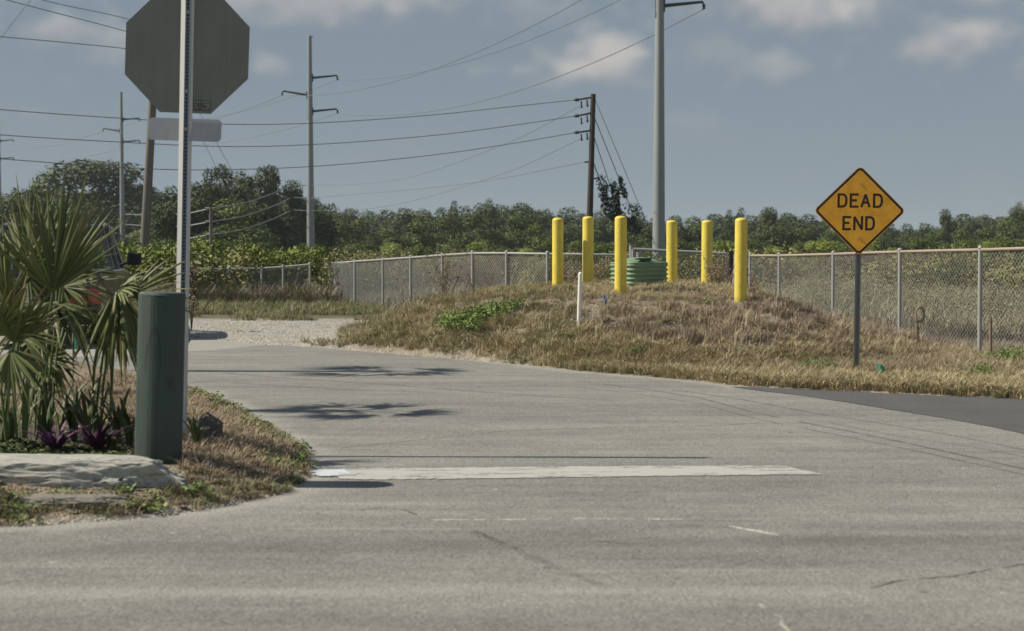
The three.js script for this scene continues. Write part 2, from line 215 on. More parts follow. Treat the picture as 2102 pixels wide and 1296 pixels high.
{ // darker newer asphalt of the side street
  const poly = [XD(1500, 795), XD(1560, 803), XD(1640, 812), XD(1740, 827), XD(1850, 845), XD(1950, 861), XD(2040, 878), XD(2110, 893), [6.5, 10.9], [10, 9.2], [30, 5], [30, 16], [16, 13.6], [8, 14.6], XD(2102, 815), XD(1800, 801), XD(1650, 796)];
  const t = noiseTex(512, (u, v) => { const n = tfbm(u, v, 5, 3), f = tfbm(u, v, 90, 2); return [.62 + .2 * n + .25 * (f - .5), .62 + .2 * n + .25 * (f - .5), .63 + .2 * n + .25 * (f - .5)]; }); t.repeat.set(.5, .5);
  struct('side_street', sheet(poly, .004), new THREE.MeshStandardMaterial({ color: lin(.115, .112, .108), map: t, roughness: .9, bumpMap: gritBump, bumpScale: .004 }));
  // the painted bar across the lane
  const r = rngOf(9), edge = []; const run = (a, b, n, j) => { for (let i = 0; i < n; i++) { const k = i / n; edge.push(XD(lerp(a[0], b[0], k) + (r() - .5) * j, lerp(a[1], b[1], k) + (r() - .5) * j * .35)); } };
  run([668, 962], [900, 962], 24, 7); run([900, 962], [1300, 958], 40, 4); run([1300, 958], [1612, 958], 30, 3); run([1612, 958], [1688, 975], 12, 5); run([1688, 975], [1400, 978], 28, 4); run([1400, 978], [900, 985], 48, 4); run([900, 985], [700, 985], 20, 7); run([700, 985], [668, 962], 8, 9);
  const pt = noiseTex(512, (u, v) => { const n = tfbm(u, v, 9, 5), f = tfbm(u, v, 70, 2); const k = ss(.30, .46, n + (f - .5) * .5); const a = .5 + .5 * k; return [a, a, a]; }); pt.repeat.set(.45, 1.6);
  const sl = struct('stop_line', sheet(edge, .004), new THREE.MeshStandardMaterial({ color: lin(.41, .405, .365), map: pt, roughness: .85 })); sl.userData.label = 'worn white stop bar painted across the lane';
  const spill = []; for (let i = 0; i < 40; i++) { const a = i / 40 * 2 * Math.PI, k = .7 + .6 * vn(Math.cos(a) * 2.2 + 9, Math.sin(a) * 2.2 + 4) + (r() - .5) * .12; spill.push(XD(682 + 44 * Math.cos(a) * k, 973 - 7 * Math.sin(a) * k)); }
  struct('paint_spill', sheet(spill, .008), new THREE.MeshStandardMaterial({ color: lin(.54, .56, .58), map: pt, roughness: .8 }));
}

// ------------------------------------------------------------------ steel transmission poles and their wires
function steelPole(px, d, topPy, label, side = 1, underbuilt = []) {
  const s = F / d, base = onLand((px - 1051) / F * d, d); base.y = 0; const top = at(px, topPy, d).y;
  const o = thing('transmission_pole', label, 'utility pole', base); const X = q => (q - px) / s, Y = q => at(px, q, d).y;
  part('pole', new THREE.CylinderGeometry(.17, .34, top, 24, 1).translate(0, top / 2, 0), M.steelPole, o);
  const k = 25 / s; // drawn for the pole at 25 px per metre
  const arm = (dy, dir, rise) => { const y = top - dy; const a = V(dir * .18, y, 0), b = V(dir * 2.2, y + rise, 0); part('arm', [bar(a, b, .10, .065, 8), bar(b, b.clone().add(V(dir * .06, -.36, 0)), .05, .05, 8)], M.darkSteel, o); part('bracket', [box(.16, .62, .2, dir * .2, y, 0, .03)], M.darkSteel, o); part('insulator', new THREE.LatheGeometry([0, 1, 2].flatMap(i => [[.045, i * .09], [.09, i * .09 + .02], [.09, i * .09 + .045], [.045, i * .09 + .07]]).map(q => new THREE.Vector2(...q)), 10).translate(dir * 2.26, y + rise - .36, 0), M.darkSteel, o); };
  arm(3.32, 1, .2); arm(4.72, -1, .34); arm(6.04, 1, .2);
  part('top_pin', [bar(V(.05, top, 0), V(.05, top + .22, 0), .03, .02, 6), box(.28, .06, .1, .14, top + .02, 0)], M.darkSteel, o);
  for (const [y, w] of underbuilt) part('bracket', [bar(V(-.2, y, 0), V(w, y + .05, 0), .045, .04, 6)], M.galv, o);
  return { o, base, tips: [V(base.x + 2.26, top - 3.32 - .16, -d), V(base.x - 2.26, top - 4.72 - .02, -d), V(base.x + 2.26, top - 6.04 - .16, -d)] };
}
const hOf = (px, py, d) => at(px, py, d).y;
const P3 = steelPole(1352, 80, -234, 'tall grey steel pole rising out of frame behind the yellow bollards');
const P2 = steelPole(638, 128, 76, 'steel pole with three dark arms left of the middle, above the fence', 1, [[hOf(638, 381, 128), -1.4], [hOf(638, 407, 128), -1.35], [hOf(638, 433, 128), -1.35]]);
const P1 = steelPole(252, 192, 190, 'steel pole with three arms just left of the stop sign post', 1, [[hOf(252, 440, 192), .6], [hOf(252, 461, 192), .6], [hOf(252, 484, 192), .6]]);
const P0 = steelPole(1, 240, 245, 'farthest steel pole with arms at the left edge above the palm');
const sag = (a, b, s, n = 9) => { const r = []; for (let i = 0; i <= n; i++) { const t = i / n, p = a.clone().lerp(b, t); p.y -= 4 * s * t * (1 - t); r.push(p); } return r; };
function cable(label, pts, r, mat = M.wire, cat = 'power line', name = 'power_line') { return solo(name, label, cat, wireTube(pts, r, 48, 5), mat); }
cable('upper transmission wire from the frame top to the upper right arm of the middle pole', sag(P3.tips[0], P2.tips[0], 1.7), .022, M.wireFaint);
cable('second transmission wire from the frame top to the middle pole left arm', sag(P3.tips[1], P2.tips[1], 1.7), .022, M.wireFaint);
cable('transmission wire from the tall pole arm to the lower right arm of the middle pole', sag(P3.tips[2], P2.tips[2], 1.9), .024, M.wireFaint);
['upper right arms', 'left arms', 'lower right arms'].forEach((w, i) => cable(`faint wire linking the ${w} of the middle pole and the stop sign's pole`, sag(P2.tips[i], P1.tips[i], 1.2), .02, M.wireFaint));
['upper right arms', 'left arms', 'lower right arms'].forEach((w, i) => cable(`faint wire linking the ${w} of the stop sign's pole and the farthest pole`, sag(P1.tips[i], P0.tips[i], .9), .02, M.wireFaint));

// ------------------------------------------------------------------ wooden utility poles
const R0 = onLand((1207 - 1051) / F * 75, 75); R0.y = 0;
const poleR = thing('wooden_utility_pole', 'dark weathered wooden utility pole behind the bollards with vine covered guy wires', 'utility pole', R0);
{
  const topP = at(1218, 193, 75).sub(R0); part('pole', bar(V(0, 0, 0), topP, .17, .12, 16), M.darkWood, poleR);
  const loc = (px, py, d = 75) => at(px, py, d).sub(R0);
  for (const [y0, y1] of [[200, 205], [232, 238], [268, 272]]) {
    part('crossarm', bar(loc(1215, y0), loc(1184, y1), .05, .045, 8), M.darkWood, poleR);
    for (const q of [[1193, y1 + 3], [1205, y0 + 5]]) part('insulator', [bar(loc(...q), loc(q[0] + 1, q[1] + 11), .035, .035, 8), new THREE.SphereGeometry(.06, 8, 6).translate(...loc(q[0] + 1, q[1] + 12).toArray())], M.darkSteel, poleR);
    part('insulator', new THREE.SphereGeometry(.10, 10, 8).scale(1.5, .8, .8).translate(...loc(1184, y1).toArray()), M.darkSteel, poleR);
  }
  part('crossarm', bar(loc(1213, 332), loc(1200, 333), .04, .04, 8), M.darkWood, poleR);
  for (const [a, b, r] of [[[1222, 205], [1345, 500], .014], [[1221, 243], [1320, 490], .02], [[1219, 280], [1292, 500], .02], [[1217, 330], [1282, 510], .026]]) part('guy_wire', bar(loc(...a), loc(...b), r, r, 5), M.wire, poleR);
}
const q3 = (list) => list.map(([px, py, d]) => at(px, py, d));
cable('topmost of the three heavy wires running left from the wooden pole', q3([[1184, 205, 75], [1050, 219, 73], [900, 235, 71], [640, 253, 67], [460, 255, 65], [250, 243, 62], [0, 225, 59], [-300, 196, 56]]), .017);
cable('middle of the three heavy wires running left from the wooden pole', q3([[1184, 238, 75], [1050, 258, 73], [900, 277, 71], [640, 297, 67], [460, 301, 65], [250, 292, 62], [0, 277, 59], [-300, 250, 56]]), .017);
cable('lowest of the three heavy wires running left from the wooden pole', q3([[1184, 272, 75], [1050, 295, 73], [900, 317, 71], [640, 342, 67], [400, 349, 64], [250, 344, 62], [0, 326, 59], [-300, 300, 56]]), .017);
cable('thin lower wire running left from the wooden pole towards the middle steel pole', q3([[1200, 333, 75], [1000, 371, 90], [850, 389, 102], [720, 400, 115], [638, 407, 127]]), .018, M.wireFaint);
cable('faint slanting wire from the top crossarm of the wooden pole to the middle steel pole', q3([[1194, 216, 75], [1050, 290, 88], [850, 362, 104], [740, 378, 115], [638, 381, 127]]), .014, M.wireFaint);
cable('faint slanting wire from the lowest crossarm of the wooden pole to the middle steel pole', q3([[1194, 284, 75], [1050, 350, 88], [850, 412, 104], [740, 430, 115], [638, 433, 127]]), .014, M.wireFaint);
{ // small pole in front of the trees
  const d = 84, b = at(433, 540, d); b.y = 0; const o = thing('small_utility_pole', 'short slim pole carrying three pale wires in front of the trees', 'utility pole', b); const t = at(433, 426, d).y;
  part('pole', new THREE.CylinderGeometry(.085, .11, t, 10).translate(0, t / 2, 0), M.woodPole, o);
  for (const y of [428, 455, 482]) part('insulator', bar(V(-.3, at(433, y, d).y, 0), V(.15, at(433, y, d).y, 0), .06, .06, 6), M.galv, o);
  const pale = std(.34, .36, .34, .6); const names = ['uppermost', 'middle', 'lowest'];
  [[381, 428, 440], [407, 455, 461], [433, 482, 484]].forEach(([a, m, e], i) => {
    cable(`${names[i]} pale wire between the middle steel pole and the short slim pole`, q3([[595, a, 128], [560, lerp(a, m, .3) + 2, 116], [500, lerp(a, m, .72) + 2, 101], [433, m, 84]]), .03, pale);
    cable(`${names[i]} pale wire between the short slim pole and the stop sign's pole`, q3([[433, m, 84], [380, lerp(m, e, .3) + 7, 108], [320, lerp(m, e, .65) + 6, 146], [258, e, 190]]), .03, pale);
  });
}
const L0 = at(291, 600, 53); L0.y = 0;
const poleL = thing('wooden_utility_pole', 'leaning grey wooden utility pole half hidden behind the stop sign', 'utility pole', L0);
{ const loc = (px, py, d = 53) => at(px, py, d).sub(L0); part('pole', bar(V(0, 0, 0), loc(322, 48), .165, .12, 16), M.woodPole, poleL);
  for (const y of [56, 80, 108]) part('insulator', [bar(loc(319, y + 8), loc(309, y), .03, .03, 6), new THREE.SphereGeometry(.07, 8, 6).translate(...loc(309, y).toArray())], M.darkSteel, poleL);
  for (const [a, b] of [[[322, 75], [560, 500]], [[322, 95], [520, 500]]]) part('guy_wire', bar(loc(...a), loc(b[0], b[1], 60), .008, .008, 5), M.wireFaint, poleL); }
cable('upper thin wire entering at the top left corner and ending behind the stop sign', q3([[309, 56, 53], [250, 36, 50], [120, 8, 46], [40, -12, 43]]), .012, M.wireFaint);
cable('thin wire from the top left corner sloping down behind the stop sign', q3([[309, 80, 53], [250, 62, 50], [90, 20, 46], [-40, -14, 43]]), .013, M.wireFaint);
cable('thin wire crossing from the left edge to behind the middle of the stop sign', q3([[309, 108, 53], [250, 99, 51], [120, 86, 48], [0, 75, 45], [-120, 60, 42]]), .014, M.wireFaint);
cable('short steep wire crossing the top left corner', q3([[-40, 130, 40], [0, 79, 40], [62, 0, 40], [110, -60, 40]]), .01, M.wireFaint);

// ------------------------------------------------------------------ foliage builders
function leafCloud(seed, blobs, n, size, cols, flat = .5) {   // leaf sized faces spread through ellipsoids
  const r = rngOf(seed), s = new Soup(), vol = blobs.map(b => Math.pow(b[3] * b[4] * b[5], .7)), tot = vol.reduce((a, b) => a + b, 0);
  blobs.forEach((b, bi) => { const m = Math.round(n * vol[bi] / tot); const tone = r();
    const lump = []; for (let k = 0; k < 9; k++) { const q = V(r() - .5, r() - .4, r() - .5).normalize(); lump.push([q, .75 + r() * .5]); }
    for (let i = 0; i < m; i++) { const q = V(r() * 2 - 1, r() * 2 - 1, r() * 2 - 1); if (q.lengthSq() > 1 || q.lengthSq() < .001) { i--; continue; } const L = q.length(); q.normalize(); let k = 1; for (const [l, a] of lump) k = Math.max(k * .999, 1 + (a - 1) * Math.max(0, q.dot(l)) ** 3); const rad = Math.pow(L, .45) * (.72 + .28 * k) * (.78 + .42 * r());
      const c = V(b[0] + q.x * b[3] * rad, b[1] + q.y * b[4] * rad, b[2] + q.z * b[5] * rad); if (c.y < .02) continue;
      const nrm = q.clone().multiplyScalar(flat).add(V(r() - .5, r() - .2, r() - .5)).normalize(); const a = V(r() - .5, r() - .5, r() - .5).cross(nrm).normalize(), e = nrm.clone().cross(a); const z = size * (.55 + .9 * r()); a.multiplyScalar(z); e.multiplyScalar(z * (.4 + .4 * r()));
      const t = clamp(tone * .5 + r() * .42 + .03), i0 = Math.min(cols.length - 2, Math.floor(t * (cols.length - 1))), f = t * (cols.length - 1) - i0; const col = cols[i0].map((v, j) => lerp(v, cols[i0 + 1][j], f));
      const bend = nrm.clone().multiplyScalar(z * .18); s.tri(c.clone().sub(a), c.clone().add(e).add(bend), c.clone().add(a), col); s.tri(c.clone().sub(a), c.clone().add(a), c.clone().sub(e).add(bend), col); } });
  return s.geo();
}
function limbs(seed, h, r0, targets) { const r = rngOf(seed), g = [bar(V(0, 0, 0), V((r() - .5) * .3, h, (r() - .5) * .3), r0, r0 * .55, 8)]; for (const t of targets) g.push(bar(V(0, h * (.55 + .4 * r()), 0), V(t[0], t[1], t[2]), r0 * .45, r0 * .12, 6)); return merge(g); }
const green = { dark: [[0.025, 0.038, 0.008], [0.043, 0.064, 0.011], [0.065, 0.090, 0.016], [0.090, 0.113, 0.024]], mid: [[0.043, 0.066, 0.009], [0.075, 0.109, 0.013], [0.110, 0.145, 0.020], [0.143, 0.174, 0.032]], light: [[0.102, 0.141, 0.019], [0.179, 0.228, 0.029], [0.256, 0.301, 0.047], [0.320, 0.346, 0.068]], dull: [[0.103, 0.115, 0.037], [0.169, 0.179, 0.057], [0.243, 0.236, 0.085], [0.309, 0.279, 0.121]], grey: [[0.039, 0.052, 0.015], [0.066, 0.083, 0.023], [0.094, 0.112, 0.034], [0.126, 0.140, 0.048]] };
function treeProto(kind, seed) {   // about 6 m tall, at the origin
  const r = rngOf(seed), blobs = []; let cols = green.mid, size = .115, n = 9500, th = 2.2;
  if (kind === 'broad') { for (let i = 0; i < 13; i++) { const a = r() * 6.283, q = Math.sqrt(r()) * 1.9, y = 1.2 + r() * 3.4; blobs.push([Math.cos(a) * q, y, Math.sin(a) * q, .9 + r() * .7, .7 + r() * .55, .9 + r() * .7]); } blobs.push([.2, 5.1, 0, .9, .8, .9]); cols = green.dark; }
  if (kind === 'bushy') { for (let i = 0; i < 12; i++) { const a = r() * 6.283, q = Math.sqrt(r()) * 2.3, y = .7 + r() * 3.7 * (1 - q / 4); blobs.push([Math.cos(a) * q, y, Math.sin(a) * q, .8 + r() * .7, .6 + r() * .6, .8 + r() * .7]); } blobs.push([-.3, 4.9, .2, 1.0, .8, 1.0]); cols = green.mid; }
  if (kind === 'airy') { n = 9000; size = .09; for (let i = 0; i < 22; i++) { const y = .9 + i / 22 * 4.7, a = r() * 6.283, q = r() * 2.1 * (1.1 - i / 30); blobs.push([Math.cos(a) * q, y, Math.sin(a) * q, .5 + r() * .65, .4 + r() * .45, .5 + r() * .65]); } cols = green.grey; th = 4.6; }
  if (kind === 'ragged') { n = 15000; size = .09; for (let i = 0; i < 26; i++) { const a = r() * 6.283, q = Math.sqrt(r()) * 2.6, y = .9 + (4.2 - .42 * q * q) * (.2 + .8 * r()); blobs.push([Math.cos(a) * q, Math.max(.7, y), Math.sin(a) * q, .5 + r() * .6, .4 + r() * .4, .5 + r() * .6]); } for (let i = 0; i < 8; i++) blobs.push([(r() - .5) * 3.4, 4.3 + r() * 1.4, (r() - .5) * 2, .35 + r() * .3, .3 + r() * .3, .35 + r() * .3]); cols = green.grey; th = 3.5; }
  if (kind === 'spiky') { for (let i = 0; i < 9; i++) { const y = .6 + i * .62, w = 1.9 * (1 - i / 10.5) + .15; blobs.push([(r() - .5) * .4, y, (r() - .5) * .4, w, .55, w]); } cols = green.dark; n = 3600; }
  if (kind === 'oak') { n = 20000; size = .10; for (let i = 0; i < 34; i++) { const a = r() * 6.283, q = Math.sqrt(r()) * 2.9, y = .9 + (3.9 - .33 * q * q) * (.25 + .75 * r()); blobs.push([Math.cos(a) * q, Math.max(.7, y), Math.sin(a) * q * .8, .65 + r() * .6, .5 + r() * .4, .65 + r() * .6]); } blobs.push([.3, 5.0, 0, 1.5, .7, 1.3], [-1.2, 4.9, 0, 1.2, .7, 1.1]); cols = [[.034, .046, .012], [.06, .076, .018], [.09, .106, .028], [.12, .13, .038]]; }
  const g = new THREE.Group(); part('crown', leafCloud(seed + 1, blobs, n, size, cols), M.leaf, g); part('trunk', limbs(seed + 2, th, .16, blobs.slice(0, 5)), M.bark, g); return g;
}
function shrubProto(seed, cols, n = 2600, size = .032) { const r = rngOf(seed), blobs = []; for (let i = 0; i < 9; i++) { const a = r() * 6.283, q = Math.sqrt(r()) * .7; blobs.push([Math.cos(a) * q, .2 + r() * .62, Math.sin(a) * q, .22 + r() * .25, .18 + r() * .2, .22 + r() * .25]); } const g = new THREE.Group(); part('foliage', leafCloud(seed + 1, blobs, n, size, cols, .3), M.leaf, g); const st = []; for (const b of blobs) st.push(bar(V((r() - .5) * .1, 0, (r() - .5) * .1), V(b[0], b[1], b[2]), .012, .004, 5)); part('stem', merge(st), M.bark, g); return g; }

// ------------------------------------------------------------------ the trees behind
const skyline = [[-300, 400], [60, 392], [85, 385], [345, 402], [380, 392], [400, 380], [430, 384], [625, 398], [640, 414], [680, 421], [720, 430], [800, 432], [870, 425], [960, 421], [1070, 417], [1130, 426], [1200, 433], [1345, 435], [1400, 441], [1470, 438], [1540, 446], [1570, 434], [1610, 432], [1680, 441], [1780, 446], [1850, 453], [1905, 461], [1940, 440], [2000, 440], [2060, 441], [2085, 427], [2250, 424], [2500, 430]];
const protos = { broad: [1, 2, 3].map(i => treeProto('broad', 100 + i * 10)), bushy: [1, 2, 3].map(i => treeProto('bushy', 200 + i * 10)), airy: [1, 2].map(i => treeProto('airy', 300 + i * 10)), spiky: [1, 2].map(i => treeProto('spiky', 400 + i * 10)) };
function plant(proto, name, label, category, px, d, height, width, group, yaw = 0, baseH = 6) { const c = copy(proto, name, label, group); c.userData.category = category; c.position.set((px - 1051) / F * d, d < 35 ? land((px - 1051) / F * d, d) - .02 : 0, -d); c.scale.set(width, height / baseH, width); c.rotation.y = yaw; return c; }
{
  const r = rngOf(31); const hgt = (py, d) => EYE + (515 - py) * d / F;
  for (let px = -160; px < 2290; px += 34 + r() * 12) { const d = (Math.abs(px - 252) < 60 ? 202 : 185) + r() * 40, py = interp(skyline, px) + r() * 9 - 1, k = r(), kind = k < .66 ? 'broad' : k < .86 ? 'bushy' : 'airy'; const h = hgt(py, d); plant(protos[kind][Math.floor(r() * protos[kind].length)], 'dark_tree', 'dark green tree in the back row of the far tree line', 'tree', px, d, h * 1.04, h / 6 * (.95 + r() * .4), 'trees in the back row of the far tree line', r() * 6.28); }
  for (let px = -120; px < 2290; px += 42 + r() * 18) { const d = Math.abs(px - 252) < 70 ? 197 : 140 + r() * 25, py = interp(skyline, px) + 11 + r() * 22, h = hgt(py, d), kind = r() < .45 ? 'broad' : 'bushy'; plant(protos[kind][Math.floor(r() * 3)], 'bushy_tree', 'mid green bushy tree in front of the back row of the far tree line', 'tree', px, d, h, h / 6 * (1.1 + r() * .6), 'bushy trees in front of the back row of the far tree line', r() * 6.28); }
  const lp = [1, 2, 3].map(i => { const g = treeProto('bushy', 500 + i * 10); return g; }); lp.forEach((g, i) => { g.children[0].geometry = leafCloud(700 + i, [[-1.2, 1.4, 0, 1.3, 1.2, 1.2], [1.1, 1.2, .3, 1.2, 1.1, 1.2], [0, 2.6, -.2, 1.2, 1.4, 1.2], [.6, 4.0, .1, 1.0, 1.3, 1], [-.7, 4.3, 0, .9, 1.0, .9], [1.6, 2.6, 0, .8, .9, .8], [-1.8, 2.3, .4, .8, .9, .8]], 9000, .095, i < 1 ? green.light : green.mid); });
  for (let px = 330; px < 2290; px += 40 + r() * 24) { const d = Math.abs(px - 640) < 62 ? 133 + r() * 6 : 88 + r() * 26, py = 478 + r() * 26, h = hgt(py, d); plant(lp[Math.floor(r() * 3)], 'low_tree', 'low light green tree at the foot of the far tree line', 'tree', px, d, h, h / 6 * (1.3 + r() * .8), 'low trees at the foot of the far tree line', r() * 6.28); }
  const T = (proto, name, label, px, py, d, wPx) => { const h = hgt(py, d); return plant(proto, name, label, 'tree', px, d, h, wPx * d / F / (proto.userData.span ?? 5.6), undefined, 1.3); };
  const oak = treeProto('oak', 900);
  T(oak, 'round_crowned_tree', 'large dense round crowned tree behind the palm and the stop sign post', 208, 320, 203, 340);
  T(protos.bushy[0], 'grey_tree', 'paler tree at the left shoulder of the round crowned tree', 95, 345, 135, 160);
  T(protos.broad[1], 'leafy_tree', 'leafy tree low between the round crowned tree and the stop sign post', 345, 396, 205, 150);
  T(protos.bushy[2], 'leafy_tree', 'broad leafy tree behind the leaning wooden pole', 300, 372, 204, 150); T(protos.broad[2], 'leafy_tree', 'broad dark tree just left of the stop sign post', 352, 380, 120, 130); T(protos.broad[1], 'leafy_tree', 'dark leafy tree low at the left behind the palm', 40, 384, 118, 170); T(protos.bushy[0], 'leafy_tree', 'green leafy tree between the two tall feathery trees and the fence', 490, 412, 110, 180); T(protos.bushy[2], 'leafy_tree', 'green leafy tree low left of the middle steel pole', 575, 425, 139, 190);
  const a1 = treeProto('ragged', 930), a2 = treeProto('ragged', 960);
  T(a1, 'feathery_tree', 'tall feathery tree just right of the stop sign post', 447, 342, 132, 120);
  T(a2, 'feathery_tree', 'tallest feathery tree left of the middle steel pole', 546, 338, 136, 170);
  T(protos.airy[0], 'feathery_tree', 'feathery tree between the two taller feathery trees', 497, 356, 136, 120);
  T(protos.airy[1], 'feathery_tree', 'feathery tree touching the left side of the middle steel pole', 605, 372, 138, 110);
  T(protos.bushy[1], 'leafy_tree', 'leafy tree below the feathery trees', 470, 400, 118, 180); T(protos.broad[0], 'leafy_tree', 'dark leafy tree at the foot of the middle steel pole', 600, 410, 141, 170); T(protos.broad[2], 'leafy_tree', 'dark leafy tree immediately right of the stop sign post', 400, 372, 126, 130);
  for (const [px, py, w, l] of [[930, 414, 34, 'small dark pointed tree above the tree line left of the bollards'], [1494, 432, 30, 'dark pointed treetop between the two right bollards'], [1518, 428, 34, 'dark pointed treetop right behind the rightmost bollard']]) T(protos.spiky[0], 'pointed_tree', l, px, py, 185, w * 2.2);
  T(protos.airy[0], 'open_crowned_tree', 'open crowned tree on the skyline left of the leftmost bollard', 1005, 412, 190, 80); T(protos.airy[1], 'open_crowned_tree', 'open crowned tree rising right of the warning sign', 1940, 430, 175, 62); T(protos.airy[1], 'open_crowned_tree', 'open crowned tree left of the warning sign', 1580, 426, 170, 90); T(protos.airy[0], 'open_crowned_tree', 'open crowned tree at the right edge of the frame', 2092, 418, 170, 70);
  // brush behind the fence
  const fl0 = shrubProto(1200, [[.17, .19, .085], [.23, .25, .11], [.28, .29, .14], [.33, .32, .18]], 4500, .02), pl0 = shrubProto(1210, [[.18, .175, .10], [.24, .23, .13], [.3, .28, .18], [.35, .32, .22]], 4500, .02);
  const sh = [[green.dull, 1], [green.mid, 2], [green.dull, 3], [[[.07, .055, .03], [.11, .09, .05], [.15, .12, .07], [.18, .15, .09]], 4]].map(([c, i]) => shrubProto(1000 + i * 10, c));
  scatter('brush', 'scrubby bushes in the weedy field behind the fence', sh.map(g => g.children[0].geometry), 150, 231, q => { const px = 420 + q() * 1750, d = 37 + q() * 34; const h = .7 + q() * .6, w = .8 + q() * .8; return [(px - 1051) / F * d, d, w, [1, 1, 1], h / w]; });
  scatter('weed_bushes', 'tall green weeds just behind the right part of the fence', [pl0.children[0].geometry, fl0.children[0].geometry], 80, 232, q => { const d = 22.5 + q() * 15, x0 = interp([[18, 6.6], [20, 6.3], [22, 5.7], [25, 5.1], [29, 4.4], [40, 3.5]], d), x = x0 + .35 + q() * d * .12; if (x / d * F + 1051 > 2260) return; const w = .4 + q() * .6; return [x + .4, d, w, mixc(q, [.9, .9, .85], [1.15, 1.1, 1.1], .1), (.25 + q() * .6) / w]; });
  const fl = shrubProto(1100, green.light.map(c => c.map(v => v * .78)), 4200, .03);
  for (const [px, py, w, l] of [[430, 535, 1.3, 'bright green vine bush on the fence nearest the stop sign post'], [505, 528, 1.0, 'bright green vine bush on the fence second from the stop sign post'], [560, 515, 1.2, 'taller bright green vine bush on the fence left of the middle steel pole'], [612, 518, 1.1, 'bright green vine bush on the fence touching the middle steel pole'], [330, 505, 1.8, 'bright green bush behind the leaning wooden pole'], [270, 512, 1.4, 'bright green bush between the palm and the leaning wooden pole']]) plant(fl, 'vine_bush', l, 'bush', px, 38.2, EYE + (515 - py) * 38.2 / F + .05, w, undefined, px, .95);
  for (const [px, py, w, l] of [[400, 560, 1.0, 'dull weedy bush on the fence beside the post'], [470, 575, 1.1, 'dull weedy bush on the overgrown fence, second along'], [535, 570, 1.0, 'dull weedy bush on the overgrown fence below the bright vines'], [600, 580, .9, 'dull weedy bush on the overgrown fence left of its corner'], [360, 545, 1.2, 'dull weedy bush behind the green wooden post']]) plant(sh[0], 'weedy_bush', l, 'bush', px, 37.3, EYE - (py - 515) * 37.3 / F, w, undefined, px, 1);
}

// ------------------------------------------------------------------ chain link fence
function fabric(a, b, ha, hb, pitch = .05, r = .0042) {   // woven diagonals between two ground points
  const L = Math.hypot(b.x - a.x, b.z - a.z), out = []; const P = (u, v) => { const t = u / L; return V(lerp(a.x, b.x, t), lerp(a.y, b.y, t) + v * lerp(ha, hb, t), lerp(a.z, b.z, t)); }; const h = (ha + hb) / 2, st = pitch * 1.414;
  for (let u = -h; u < L; u += st) for (const s of [0, 1]) { let u0 = Math.max(0, u), u1 = Math.min(L, u + h), v0 = (u0 - u) / h, v1 = (u1 - u) / h; if (u1 - u0 < .02) continue; if (s) { v0 = 1 - v0; v1 = 1 - v1; } const p = P(u0, v0), q = P(u1, v1), o = (s ? .002 : -.002); p.z += o; q.z += o; out.push(bar(p, q, r, r, 3, true)); }
  return merge(out);
}
M.fabric = std(.30, .295, .28, .7, 0);
const rustRail = new THREE.MeshStandardMaterial({ color: lin(.40, .33, .27), roughness: .8, metalness: .1, map: noiseTex(128, (u, v) => .6 + .4 * tfbm(u, v, 6, 4)) });
function fence(label, posts, railMat, wr = .004) {   // posts: [px, distance, top py, lean]
  const a = posts.map(([px, d, py, lean = 0]) => { const x = (px - 1051) / F * d, g = land(x, d); return { g: V(x, g, -d), t: at(px + lean, py, d), dark: 0 }; });
  const o = thing('chain_link_fence', label, 'fence');
  a.forEach((p, i) => { const g = [bar(p.g.clone().add(V(0, -.1, 0)), p.t.clone().add(V(0, .02, 0)), .028, .028, 12), new THREE.SphereGeometry(.036, 10, 6, 0, 6.3, 0, 1.6).translate(p.t.x, p.t.y + .02, p.t.z)]; part('post', g, M.galv, o); if (i) { const q = a[i - 1]; part('top_rail', bar(q.t, p.t, .021, .021, 10), railMat || M.galv, o); const f = part('wire_mesh', fabric(q.g.clone().add(V(0, .02, -.035)), p.g.clone().add(V(0, .02, -.035)), q.t.y - q.g.y - .02, p.t.y - p.g.y - .02, .05, wr), M.fabric, o); } });
  return o;
}
const fl = fence('long galvanised chain link fence running from the corner to behind the yellow bollards', [[636, 38.5, 541], [684, 37, 540, 6], [728, 35.6, 537], [786, 34.2, 533], [843, 32.8, 529], [908, 31.4, 524], [970, 30.2, 520], [1040, 29.2, 520], [1124, 28.4, 521.5], [1210, 28.1, 522.5], [1296, 28, 524]]);
part('post', bar(onLand((722 - 1051) / F * 36, 36), at(721, 533, 36), .022, .022, 8), M.darkSteel, fl);
fence('overgrown chain link fence under bright vines, left of the fence corner', [[320, 37, 552], [398, 36.9, 552], [470, 36.8, 552], [537, 36.7, 551], [581, 36.6, 548], [636, 36.5, 543]], undefined, .0065);
fence('chain link fence with a rusty top rail behind the warning sign', [[1540, 28.3, 525], [1600, 26.8, 525], [1711, 24.3, 522], [1848, 21.9, 517], [2013, 19.9, 513], [2215, 17.9, 507], [2480, 16, 500]], rustRail, .0023);
solo('corner_tape', 'pale leaning marker pole at the fence corner below the middle steel pole', 'marker pole', bar(onLand((631 - 1051) / F * 38, 38), at(634, 536, 38), .05, .045, 10), std(.6, .57, .48, .7));
